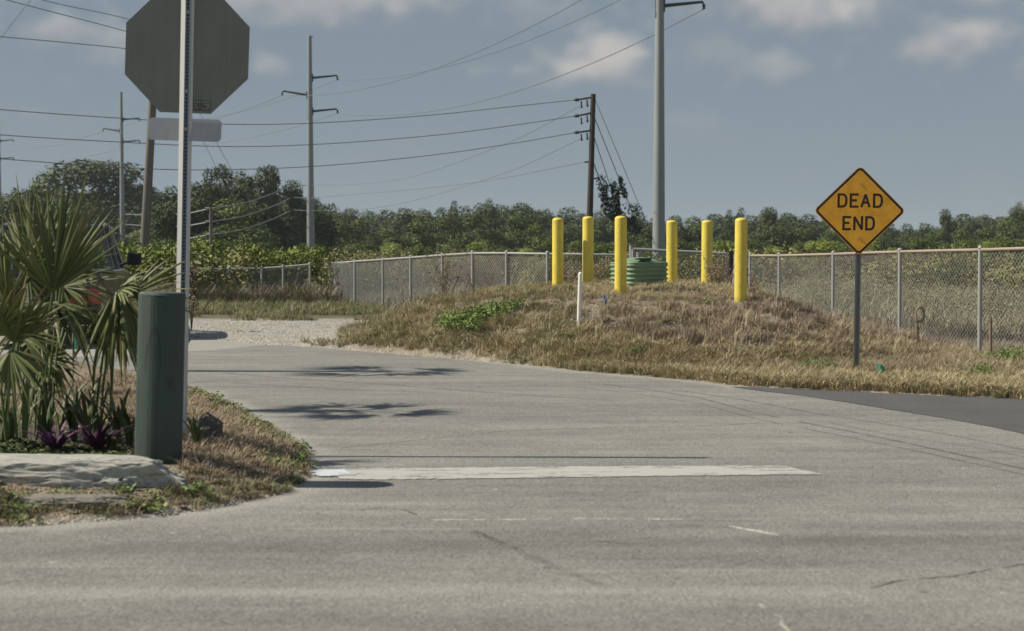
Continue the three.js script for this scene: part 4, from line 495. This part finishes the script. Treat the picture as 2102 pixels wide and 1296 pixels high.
{
  const d = 10.2, base = onLand((85 - 1051) / F * d, d), A = (px, py, q = d) => at(px, py, q);
  palm('fan_palm', 'large fan palm with upright spiky fronds left of the green wooden post', base, [
    { hub: A(108, 600, 10.0), dir: V(.02, 1, .05), n: V(.05, -.1, 1), len: .80, spread: .95, k: 30, droop: .03, w: .026, cup: .05 },
    { hub: A(128, 570, 10.2), dir: V(.16, 1, -.2), n: V(.5, .1, 1), len: .72, spread: .72, k: 22, droop: .02, w: .024, dry: .15 },
    { hub: A(62, 580, 10.5), dir: V(-.1, 1, -.1), n: V(-.5, .1, 1), len: .76, spread: .75, k: 24, droop: .02, w: .024 },
    { hub: A(88, 560, 10.7), dir: V(.05, 1, -.3), n: V(.1, .5, 1), len: .62, spread: 1.1, k: 22, droop: .05, w: .03 },
    { hub: A(15, 620, 10.1), dir: V(-.3, .9, .1), n: V(-.1, .4, 1), len: .66, spread: 1.0, k: 22, droop: .08, w: .030, dry: .2 },
    { hub: A(130, 590, 10.3), dir: V(.95, .34, .1), n: V(-.1, .7, .6), len: .48, spread: .8, k: 15, droop: .16, w: .019, kink: .4, dry: .25 },
    { hub: A(135, 555, 10.6), dir: V(.7, .62, -.1), n: V(.2, .2, 1), len: .45, spread: .75, k: 14, droop: .1, w: .017, kink: .3, dry: .25 },
    { hub: A(105, 620, 10.2), dir: V(.1, -.2, .5), n: V(0, .9, .4), len: .42, spread: 1.5, k: 26, droop: .5, w: .034 },
    { hub: A(70, 655, 10.0), dir: V(-.7, .25, .3), n: V(-.1, .8, .5), len: .5, spread: 1.2, k: 24, droop: .4, w: .032 },
    { hub: A(150, 640, 10.5), dir: V(.2, -.6, .2), n: V(0, .3, 1), len: .46, spread: 1.3, k: 11, droop: .3, w: .022, dry: .3 },
    { hub: A(80, 690, 10.3), dir: V(0, -.7, .2), n: V(.3, .3, 1), len: .46, spread: 1.2, k: 22, droop: .3, w: .028, dry: .2 },
    { hub: A(95, 740, 10.25), dir: V(.4, -.1, .2), n: V(.3, .5, 1), len: .30, spread: 1.4, k: 14, droop: .4, w: .024, dry: .25 },
    ...Array.from({ length: 3 }, (_, i) => { const q = rngOf(900 + i), a = q() * 2.8 - 1.4; return { hub: A(25 + q() * 165, 470 + q() * 190, 10.25 + q() * .6), dir: V(Math.sin(a), Math.cos(a) * .9 - .1, q() * .8 - .5), n: V(q() - .5, q() * .7, .7), len: .38 + q() * .22, spread: .9 + q() * .5, k: 22, droop: .1 + q() * .3, w: .028, dry: .12 }; }) ]);
  const b2 = onLand((205 - 1051) / F * 10.5, 10.5);
  palm('fan_palm', 'smaller fan palm drooping towards the green wooden post', b2, [
    { hub: A(247, 600, 10.3), dir: V(.1, -1, .1), n: V(-.1, .2, 1), len: .58, spread: .55, k: 17, droop: .12, w: .036, bow: -.08 },
    { hub: A(262, 610, 10.35), dir: V(1, .40, .0), n: V(0, .5, 1), len: .56, spread: .66, k: 13, droop: .12, w: .026, dry: .4, bow: -.05 },
    { hub: A(240, 596, 10.25), dir: V(.5, .35, .3), n: V(0, 1, .4), len: .32, spread: 1.3, k: 20, droop: .5, w: .03 },
    { hub: A(228, 612, 10.4), dir: V(-.1, -1, 0), n: V(.1, .2, 1), len: .62, spread: .6, k: 10, droop: .1, w: .034, dry: .12 } ]);
  const b3 = onLand((15 - 1051) / F * 9.7, 9.7);
  palm('fan_palm', 'low fan palm cut by the left edge above the boulder', b3, [
    { hub: A(28, 705, 9.6), dir: V(.25, 1, .2), n: V(.2, .1, 1), len: .5, spread: .9, k: 22, droop: .1, w: .028, dry: .3 }, { hub: A(-10, 690, 9.6), dir: V(.4, .9, .2), n: V(.1, .3, 1), len: .46, spread: 1.0, k: 22, droop: .16, w: .03, dry: .2 }, { hub: A(20, 720, 9.6), dir: V(.3, -.6, .3), n: V(.1, .3, 1), len: .4, spread: 1.1, k: 18, droop: .2, w: .028 }, { hub: A(40, 690, 9.75), dir: V(.9, .2, .1), n: V(.1, .6, .8), len: .34, spread: .9, k: 16, droop: .3, w: .02, dry: .3 } ]);
  // strap leaved plants
  const strap = (name, label, px, q, hh, n, seed, cols, wide = .028, lean = .35) => { const b = onLand((px - 1051) / F * q, q), o = thing(name, label, 'plant', b), r = rngOf(seed); for (let i = 0; i < n; i++) { const s = new Soup(), a = r() * 6.28, L = hh * (.6 + .5 * r()), ln = lean * (.3 + 1.1 * r()), out = V(Math.cos(a), 0, Math.sin(a)), wv = V(-Math.sin(a), 0, Math.cos(a)), c = cols[Math.floor(r() * cols.length)]; let pv; for (let j = 0; j <= 6; j++) { const t = j / 6, p = V(0, L * t * (1 - .25 * ln * t), 0).addScaledVector(out, ln * L * t * t + .015), w = wide * (.5 + 1.1 * t) * Math.pow(1 - t, .6) + .001, l = p.clone().addScaledVector(wv, -w), m = p.clone().addScaledVector(out, -w * .25), k = p.clone().addScaledVector(wv, w); if (pv) { s.quad(pv[0], pv[1], m, l, c); s.quad(pv[1], pv[2], k, m, c); } pv = [l, m, k]; } part('leaf', s.geo(), M.frond, o); } };
  const gs = [[.05, .08, .02], [.08, .115, .035], [.12, .14, .05]];
  strap('strap_leaf_plant', 'upright strap leaved plant between the palm stems and the purple plants', 148, 10.3, .36, 9, 11, gs); strap('strap_leaf_plant', 'upright strap leaved plant left of the green wooden post', 262, 10.0, .34, 10, 12, gs); strap('strap_leaf_plant', 'arching strap leaved plant right of the green wooden post', 402, 9.95, .22, 10, 13, gs, .02, .6); strap('strap_leaf_plant', 'low strap leaved plant at the left foot of the green wooden post', 226, 9.7, .18, 10, 14, [[.13, .15, .05], [.2, .18, .09], [.08, .1, .03]], .02, .9); strap('strap_leaf_plant', 'tall strap leaved plant in front of the palm base', 198, 10.4, .42, 8, 17, gs, .02, .4); strap('strap_leaf_plant', 'young upright plant at the left edge behind the boulder', 45, 9.9, .55, 9, 18, [[.11, .145, .05], [.14, .17, .06]], .018, .2);
  for (const [px, q, hh, n, seed, l] of [[18, 9.9, .36, 9, 31, 'strap leaved plant low at the left edge of the bed'], [88, 10.0, .34, 10, 32, 'strap leaved plant under the middle of the large palm'], [175, 10.1, .46, 8, 33, 'tall pale strap leaved plant right of the palm stems'], [238, 10.2, .44, 9, 34, 'tall strap leaved plant under the drooping palm frond'], [120, 10.6, .6, 8, 35, 'tallest strap leaved plant behind the palm stems']]) strap('strap_leaf_plant', l, px, q, hh, n, seed, gs, .02, .5);
  const pc = [[.11, .022, .09], [.06, .018, .07], [.15, .04, .12], [.06, .035, .06]]; strap('purple_plant', 'left clump of purple leaves behind the boulder', 110, 9.6, .21, 42, 15, pc, .015, .9); strap('purple_plant', 'right clump of purple leaves behind the boulder', 197, 9.65, .24, 46, 16, pc, .015, .9); strap('purple_plant', 'small clump of purple leaves at the left edge of the bed', 2, 9.5, .09, 18, 19, pc, .014, .9);
  // trees left of the frame; their shade lies on the road
  const tall = (label, x, dd, h, len, seed) => { const b = onLand(x, dd), r = rngOf(seed), o = thing('cabbage_palm', label, 'palm', b); part('trunk', new THREE.CylinderGeometry(.09, .13, h, 12).translate(0, h / 2, 0), M.bark, o); for (let i = 0; i < 13; i++) { const a = i / 13 * 6.283 + r() * .3, el = -.5 + r() * 1.5, dir = V(Math.cos(a) * Math.cos(el), Math.sin(el), Math.sin(a) * Math.cos(el)); const hub = V(0, h, 0).addScaledVector(dir, len * .5); part('frond', merge([frondGeo(seed + i, hub, dir, V(0, 1, .2).addScaledVector(dir, -.3), 18, len * .7, 1.0, .3, { w: .04 }), stalk(V(0, h, 0), hub, .012)]), M.frond, o); } };
  tall('cabbage palm left of the frame beside the near bed', -5.95, 13.7, 4.0, .74, 61); tall('cabbage palm left of the frame at the back of the bed', -7.05, 18.2, 4.9, .85, 81);
}
// dry vine and flower stems beside the sign post
{
  const d = 26, b = onLand((392 - 1051) / F * d, d), o = thing('dry_weed', 'tall reddish dry weed beside the sign post above the green post', 'weed', b); const r = rngOf(44), s = new Soup(); for (let i = 0; i < 200; i++) { const y = .35 + r() * .75, c = V((r() - .5) * .2, y, (r() - .5) * .2), a = V(r() - .5, r() - .5, r() - .5).normalize().multiplyScalar(.03), e = V(r() - .5, r() - .5, r() - .5).normalize().multiplyScalar(.02); s.quad(c.clone().sub(a), c.clone().add(e), c.clone().add(a), c.clone().sub(e), r() < .3 ? [.4, .28, .22] : r() < .6 ? [.16, .08, .05] : [.09, .06, .035]); } part('leaves', s.geo(), M.leaf, o); const st = []; for (let i = 0; i < 6; i++) st.push(bar(V(0, 0, 0), V((r() - .5) * .2, .7 + r() * .4, (r() - .5) * .2), .008, .003, 5)); part('stem', merge(st), M.bark, o);
}
// weeds on and around the mound
{
  const tall = (label, px, d, h, w, seed, cols, n = 320) => { const b = onLand((px - 1051) / F * d, d), o = thing('dry_weed', label, 'weed', b), r = rngOf(seed), st = [], tips = []; for (let i = 0; i < 16; i++) { const t = V((r() - .5) * w, h * (.5 + .5 * r()), (r() - .5) * w); st.push(bar(V((r() - .5) * .1, 0, (r() - .5) * .1), t, .006, .003, 4)); tips.push(t); } part('stem', merge(st), std(.2, .15, .1), o); const s = new Soup(); for (let i = 0; i < n; i++) { const t = tips[Math.floor(r() * 16)], k = .35 + .68 * r(), c = V(t.x * k + (r() - .5) * .1, t.y * k, t.z * k + (r() - .5) * .1), a = V(r() - .5, r() - .5, r() - .5).normalize().multiplyScalar(.02), e = V(r() - .5, r() - .5, r() - .5).normalize().multiplyScalar(.007); s.quad(c.clone().sub(a), c.clone().add(e), c.clone().add(a), c.clone().sub(e), cols[Math.floor(r() * cols.length)]); } part('leaves', s.geo(), M.leaf, o); };
  const rd = [[.16, .09, .06], [.2, .14, .09], [.12, .10, .05], [.1, .12, .04]], tn2 = [[.34, .26, .17], [.28, .2, .12], [.4, .32, .2]];
  tall('tall reddish weed in front of the fence at the left end of the mound', 915, 25.5, 1.0, .8, 51, rd, 700); tall('tall wispy reddish weed right of the reddish weed', 985, 26, .85, .6, 52, rd, 220); tall('pale dry weed at the foot of the fourth bollard group, before the gate', 1468, 22.9, .52, .36, 53, tn2, 420); tall('pale dry weed just right of the bollard before the gate', 1490, 23.4, .4, .5, 54, tn2, 200); tall('pale dry weed beside the second yellow bollard', 1225, 24, .48, .5, 55, tn2, 240); tall('pale dry weed left of the second yellow bollard', 1170, 24.2, .42, .4, 56, tn2, 160); tall('wispy dry weed right of the nearest bollard', 1545, 21.4, .35, .5, 57, tn2, 120);
  const fg = shrubProto(1300, [[.07, .12, .018], [.11, .18, .03], [.16, .235, .045], [.2, .27, .07]], 1300, .045);
  const mb = (label, px, d, h, w) => { const c = copy(fg, 'leafy_weed', label); tag(c, label, 'weed'); const x = (px - 1051) / F * d; c.position.copy(onLand(x, d)); c.position.y -= .03; c.scale.set(w, h, w); c.rotation.y = px; };
  mb('bright green leafy weed on the left front of the mound', 975, 20.7, .36, .50); mb('bright green leafy weed at the right of the bright weed patch', 1018, 21.1, .26, .42); mb('bright green leafy weed at the left of the bright weed patch', 945, 21.0, .26, .40); mb('dark leafy weed in the roadside grass near the right edge', 2012, 16.4, .22, .16); mb('green weed clump left of the warning sign post', 1665, 17.4, .2, .3); mb('green weed by the thin brown stake at the right', 2062, 18.4, .26, .3); mb('small green weed at the foot of the warning sign post', 1782, 17.6, .16, .2); mb('small green weed on the slope left of the blue flag', 1300, 18.3, .14, .12);
  // rusty hooked stake and thin brown stake
  const d = 20.3, b = onLand((1886 - 1051) / F * d, d), o = thing('rusty_stake', 'rusty iron stake with a looped head and splayed foot by the fence', 'stake', b), rust = std(.13, .075, .045, .9, .1); const t = at(1884, 660, d).sub(b); part('rod', bar(V(0, -.05, 0), t, .014, .012, 8), rust, o); part('loop', new THREE.TorusGeometry(.075, .014, 8, 20).scale(.75, 1.25, 1).translate(t.x + .03, t.y + .09, t.z), std(.3, .2, .13, .9), o); part('foot', [bar(V(0, .08, 0), V(-.14, -.02, .03), .02, .012, 6), bar(V(0, .08, 0), V(.2, -.03, .04), .024, .012, 6), bar(V(0, .08, 0), V(.05, -.02, .1), .02, .012, 6)], rust, o);
  solo('brown_stake', 'thin brown wooden stake by the fence near the right edge', 'stake', bar(onLand((2037 - 1051) / F * 19, 19).add(V(0, -.05, 0)), at(2034, 652, 19), .018, .016, 8), std(.20, .13, .095, .9));
}
// vines hanging on the guy wires
{
  const vine = (label, a, b, n, w, seed) => { const r = rngOf(seed), s = new Soup(), A = at(...a, 75), B = at(...b, 75), o = thing('hanging_vine', label, 'vine', B); const l = A.clone().sub(B); part('stem', bar(V(0, 0, 0), l, .02, .012, 5), M.bark, o); for (let i = 0; i < n; i++) { const t = r(), dens = vn(t * 9 + seed, seed * 1.7); if (r() > dens * 1.5 - .1) continue; const wide = w * (.35 + 1.3 * vn(t * 6 + 40, seed)), sh = (vn(t * 5 + 80, seed) - .5) * w * .9, c = l.clone().multiplyScalar(t).add(V(sh + (r() - .5) * wide, (r() - .6) * .35, (r() - .5) * wide)), a1 = V(r() - .5, r() - .5, r() - .5).normalize().multiplyScalar(.09 + r() * .06), e = V(r() - .5, r() - .5, r() - .5).normalize().multiplyScalar(.05); const k = r(); s.quad(c.clone().sub(a1), c.clone().add(e), c.clone().add(a1), c.clone().sub(e), [.014 + .022 * k, .024 + .03 * k, .009 + .01 * k]); } part('leaves', s.geo(), M.leaf, o); };
  vine('dark vine climbing the lowest guy wire beside the wooden pole', [1234, 362], [1266, 452], 620, .5, 71); vine('dark vine climbing the second guy wire of the wooden pole', [1254, 372], [1280, 452], 460, .42, 72); vine('dark short vine high on the third guy wire of the wooden pole', [1270, 366], [1284, 402], 240, .16, 73); vine('dark vine tuft low on the rightmost guy wires of the wooden pole', [1294, 418], [1302, 475], 420, .5, 74);
}
// ------------------------------------------------------------------ grass and litter
function tuftGeo(seed, n, h, w, lean) { const r = rngOf(seed), s = new Soup(); for (let i = 0; i < n; i++) { const a = r() * 6.283, L = h * (.45 + .75 * r()), o = V(Math.cos(a), 0, Math.sin(a)), wv = V(-Math.sin(a), 0, Math.cos(a)), b = o.clone().multiplyScalar(r() * .04), m = b.clone().addScaledVector(o, lean * L * .35).add(V(0, L * .6, 0)), t = b.clone().addScaledVector(o, lean * L * (1 + r())).add(V(0, L * (.8 + .3 * r()), 0)), k = .75 + .5 * r(), c = [k, k, k]; s.quad(b.clone().addScaledVector(wv, -w), b.clone().addScaledVector(wv, w), m.clone().addScaledVector(wv, w * .7), m.clone().addScaledVector(wv, -w * .7), c); s.tri(m.clone().addScaledVector(wv, -w * .7), m.clone().addScaledVector(wv, w * .7), t, c); } return s.geo(); }
function weedGeo(seed, n, R, size) { const r = rngOf(seed), s = new Soup(); for (let i = 0; i < n; i++) { const a = r() * 6.283, q = Math.sqrt(r()) * R, c = V(Math.cos(a) * q, .01 + r() * R * .9 * (1 - q / R * .6), Math.sin(a) * q), z = size * (.6 + .8 * r()), n1 = V(r() - .5, .7, r() - .5).normalize(), u = n1.clone().cross(V(r() - .5, r() - .5, r() - .5)).normalize().multiplyScalar(z), v = n1.clone().cross(u).multiplyScalar(.55), k = .7 + .6 * r(); s.quad(c.clone().sub(u), c.clone().add(v), c.clone().add(u), c.clone().sub(v), [k, k, k]); } return s.geo(); }
function scatter(name, label, geos, n, seed, place, mat = M.leaf) { const r = rngOf(seed), per = geos.map(() => []); for (let i = 0; i < n; i++) { const q = place(r); if (q) per[Math.floor(r() * geos.length)].push(q); } geos.forEach((g, gi) => { const list = per[gi]; if (!list.length) return; const im = new THREE.InstancedMesh(g, mat, list.length), m = new THREE.Matrix4(), e = new THREE.Euler(), Q = new THREE.Quaternion(); list.forEach(([x, d, s, c, sy = 1], i) => { e.set((r() - .5) * .3, r() * 6.28, (r() - .5) * .3); Q.setFromEuler(e); m.compose(V(x, land(x, d) - .005, -d), Q, V(s, s * sy, s)); im.setMatrixAt(i, m); im.setColorAt(i, lin(...c)); }); im.name = numbered(name); im.userData = { kind: 'stuff', label: geos.length > 1 ? `${label}, ${['first', 'second', 'third'][gi]} kind of tuft` : label }; im.castShadow = im.receiveShadow = true; scene.add(im); }); }
function mixc(r, a, b, j = .25) { const t = r(), k = 1 - j + 2 * j * r(); return a.map((v, i) => lerp(v, b[i], t) * k); }
const T1 = tuftGeo(1, 14, .10, .0035, .7), T2 = tuftGeo(2, 10, .15, .003, .5), T3 = tuftGeo(3, 16, .055, .0035, .9), Wd = weedGeo(5, 26, .07, .022), Wd2 = weedGeo(6, 34, .09, .018);
scatter('dry_grass', 'brown dry grass covering the mound', [T1, T2], 60000, 201, r => { const x = -3.4 + r() * 11, d = 16.8 + r() * 10; const sf = sdf(farPoly, x, d); if (sf < .03 + r() * .1) return; const m = moundH(x, d), n = fbm(x * 1.1 + 3, d * 1.1, 3), n2 = fbm(x * 4 + 13, d * 4, 2); if (x < -2.2 && m < .06 && d < 27) return; if (n2 < .43 && m > .05 && m < .7 && r() < .92) return; const tan = sf < 1.1 || m > .72, greenish = (x < .9 && m > .5) || (x < -1 && n > .5); const dark = n < .5 && m < .74; const s = ((m > .62 ? .22 : tan && m < .1 ? .5 : .62) + r() * .5) * (.6 + .62 * n2); return [x, d, s, greenish && r() < .6 ? mixc(r, [.20, .19, .07], [.26, .22, .10]) : tan ? mixc(r, [.38, .31, .18], [.52, .44, .28], .3) : dark ? mixc(r, [.23, .175, .125], [.34, .265, .19], .35) : mixc(r, [.30, .235, .155], [.44, .355, .24], .35)]; });
scatter('roadside_grass', 'short straw coloured grass along the road edge and the field', [T3, T1], 42000, 202, r => { const t = r(); const d = 14 + r() * 6.5, x = .5 + r() * 7; const sf = sdf(farPoly, x, d); if (sf < .03 + r() * .12 || moundH(x, d) > .2) return; const w = ss(3.2, 4.4, x); return [x, d, .7 + r() * .5, r() < .75 ? mixc(r, [.38, .30, .17], [.52, .425, .27]) : mixc(r, [.16, .18, .06], [.24, .22, .1])]; });
scatter('verge_grass', 'green and straw grass at the foot of the left fence', [T1, T2], 15000, 203, r => { const x = -10 + r() * 10, d = 29.2 + r() * 8.4; const n = fbm(x * 1.2, d * .9, 3); if (n < .5 + .1 * r() && d < 32) return; return [x, d, .35 + r() * .8 + ss(31, 36, d) * .6, r() < .62 ? mixc(r, [.11, .14, .04], [.2, .21, .08]) : mixc(r, [.28, .235, .13], [.38, .32, .2])]; });
scatter('dry_stalks', 'grey brown dry stalks along the overgrown left fence', [T2], 2600, 213, r => { const x = -9 + r() * 4.8, d = 35.9 + r() * 1.6; return [x, d, 1.2 + r() * 2.6, r() < .25 ? mixc(r, [.16, .18, .07], [.26, .26, .11]) : mixc(r, [.26, .225, .175], [.38, .335, .27])]; });
scatter('seed_stalks', 'thin pale seed stalks standing on the mound', [tuftGeo(9, 4, .17, .0018, .35)], 1300, 215, r => { const x = -2.6 + r() * 8.6, d = 17.2 + r() * 6.8, m = moundH(x, d); if (m < .06 || m > .6 || fbm(x * 2 + 70, d * 2, 2) < .45) return; return [x, d, .7 + r() * .9, mixc(r, [.4, .33, .2], [.56, .48, .33])]; });
scatter('toe_grass', 'short straw grass along the left foot of the mound', [T3, T1], 9000, 214, r => { const x = -3.2 + r() * 5.2, d = 16.8 + r() * 6.5, sf = sdf(farPoly, x, d); if (sf < .02 + .1 * r() * r() || sf > 1.1 || (x < -2.5 && r() < .7)) return; return [x, d, .7 + r() * .7, r() < .75 ? mixc(r, [.34, .29, .17], [.5, .43, .28]) : mixc(r, [.15, .18, .06], [.25, .25, .11])]; });
scatter('field_grass', 'tall dull grass in the field behind the fences', [T2], 46000, 204, r => { const d = 22 + Math.pow(r(), 1.5) * 60, x = (r() * 2 - 1) * d * .42; const fx = interp([[20, 6.2], [22, 5.7], [25, 5.1], [28, 4.5], [29, -1], [38, -4.3], [38.2, -30]], d); if (x < fx + .1 || sdf(islandPoly, x, d) > 0) return; return [x, d, 1.4 + r() * 1.9, mixc(r, [.22, .215, .115], [.42, .36, .25])]; });
scatter('green_weeds', 'low green weeds among the roadside grass', [Wd, Wd2], 5200, 205, r => { const x = -3 + r() * 10.5, d = 15 + r() * 8; const sf = sdf(farPoly, x, d); if (sf < .35) return; const n = fbm(x * 1.4 + 40, d * 1.4, 3), m = moundH(x, d); if (n < .56 && !(m < .12 && r() < .45)) return; if (m > .3 && r() < .85) return; return [x, d, .5 + r() * .8, mixc(r, [.07, .10, .02], [.16, .18, .05])]; });
scatter('tall_grass', 'taller green and straw grass on the crest and left flank of the mound', [T2], 9000, 206, r => { const x = -2.8 + r() * 7.6, d = 19.5 + r() * 5.5, m = moundH(x, d); if (m < .35) return; const crest = m > .70; if (!crest && x > -.2) return; const g = x < 1 ? .65 : .25; return [x, d, .2 + r() * .4, r() < g ? mixc(r, [.17, .18, .06], [.28, .26, .11]) : mixc(r, [.34, .27, .14], [.46, .36, .2])]; });
// the bed on the left
scatter('bed_grass', 'patchy grass on the planting bed at the left', [T3, T1], 12000, 207, r => { const x = -4.2 + r() * 3.1, d = 7.7 + r() * 8.5; const si = sdf(islandPoly, x, d); if (si < .02) return; const n = fbm(x * 3 + 2, d * 3, 3); const front = d < 9; if (front && n < .36) return; if (x < -2.3 && d > 9.2 && d < 11.5) return; if (x < -1.95 && d > 8.36 && d < 9.2) return; return [x, d, .35 + r() * .4, front || si < .12 ? (r() < .5 ? mixc(r, [.10, .13, .035], [.18, .19, .07]) : mixc(r, [.22, .165, .095], [.30, .23, .14])) : mixc(r, [.30, .23, .15], [.42, .33, .22])]; });
scatter('creeping_weeds', 'green creeping weeds along the edge of the planting bed', [Wd, Wd2], 1500, 208, r => { const x = -4 + r() * 2.9, d = 7.8 + r() * 7.4; const si = sdf(islandPoly, x, d); if (si < .01) return; const edge = si < .28 && d > 9.6 && d < 15, front = d < 8.75 && fbm(x * 4, d * 4, 2) > .44; if (!edge && !front && r() > .02) return; if (edge && fbm(x * 2.5 + 8, d * 2.5, 2) < .42) return; return [x, d, .5 + r() * .6, mixc(r, [.09, .14, .025], [.2, .25, .07])]; });
scatter('ground_cover', 'dark green ground cover behind the boulder', [Wd2], 2200, 209, r => { const x = -3.6 + r() * 1.25, d = 9.0 + r() * .8; if (x > -2.45 && r() < .6) return; return [x, d, x > -3.05 ? .45 + r() * .4 : .6 + r() * .9, mixc(r, [.04, .06, .018], [.10, .125, .035])]; });
{ const s = new Soup(), r = rngOf(8); for (let i = 0; i < 5; i++) { const a = r() * 6.28, b = a + .8; s.quad(V(-.02, 0, -.008), V(.0, .008, -.014), V(.022, .004, .006), V(-.002, .006, .014), [1, 1, 1]); }
  const lf = s.geo(); scatter('leaf_litter', 'fallen dry leaves on the planting bed', [lf], 1500, 210, r2 => { const x = -3.6 + r2() * 2.4, d = 7.8 + r2() * 4.2; const si = sdf(islandPoly, x, d); if (si < -.05) return; return [x, d, .5 + r2() * 1.3, r2() < .3 ? mixc(r2, [.45, .34, .2], [.5, .4, .27]) : mixc(r2, [.16, .10, .06], [.3, .2, .11])]; });
  const pebble = new THREE.IcosahedronGeometry(.02, 1); { const p = pebble.attributes.position; for (let i = 0; i < p.count; i++) p.setY(i, p.getY(i) * .6); pebble.computeVertexNormals(); tint(pebble, [1, 1, 1]); }
  scatter('gravel', 'pale crushed stone on the pull off before the left fence', [pebble], 15000, 211, r2 => { const x = -8 + r2() * 6, d = 23 + r2() * 6.2; const sf = sdf(farPoly, x, d); if (sf < -.25 || moundH(x, d) > .08) return; if (fbm(x * 2.2, d * 2.2, 2) < .4 && r2() < .7) return; return [x, d, .3 + r2() * 1.0, mixc(r2, [.30, .275, .235], [.45, .42, .365])]; }, new THREE.MeshStandardMaterial({ vertexColors: true, roughness: .95 }));
  scatter('edge_crumbs', 'loose crumbs of stone along the road edges', [pebble], 3000, 212, r2 => { const k = r2() < .5; const x = k ? -3.2 + r2() * 2.2 : -2.5 + r2() * 6, d = k ? 8 + r2() * 6 : 15 + r2() * 8; const s = sdf(k ? islandPoly : farPoly, x, d); if (Math.abs(s + .03) > .16 || r2() > .6) return; return [x, d, .12 + r2() * .35, mixc(r2, [.3, .28, .24], [.5, .47, .41])]; }, new THREE.MeshStandardMaterial({ vertexColors: true, roughness: .95 }));
}

renderer.render(scene, camera);
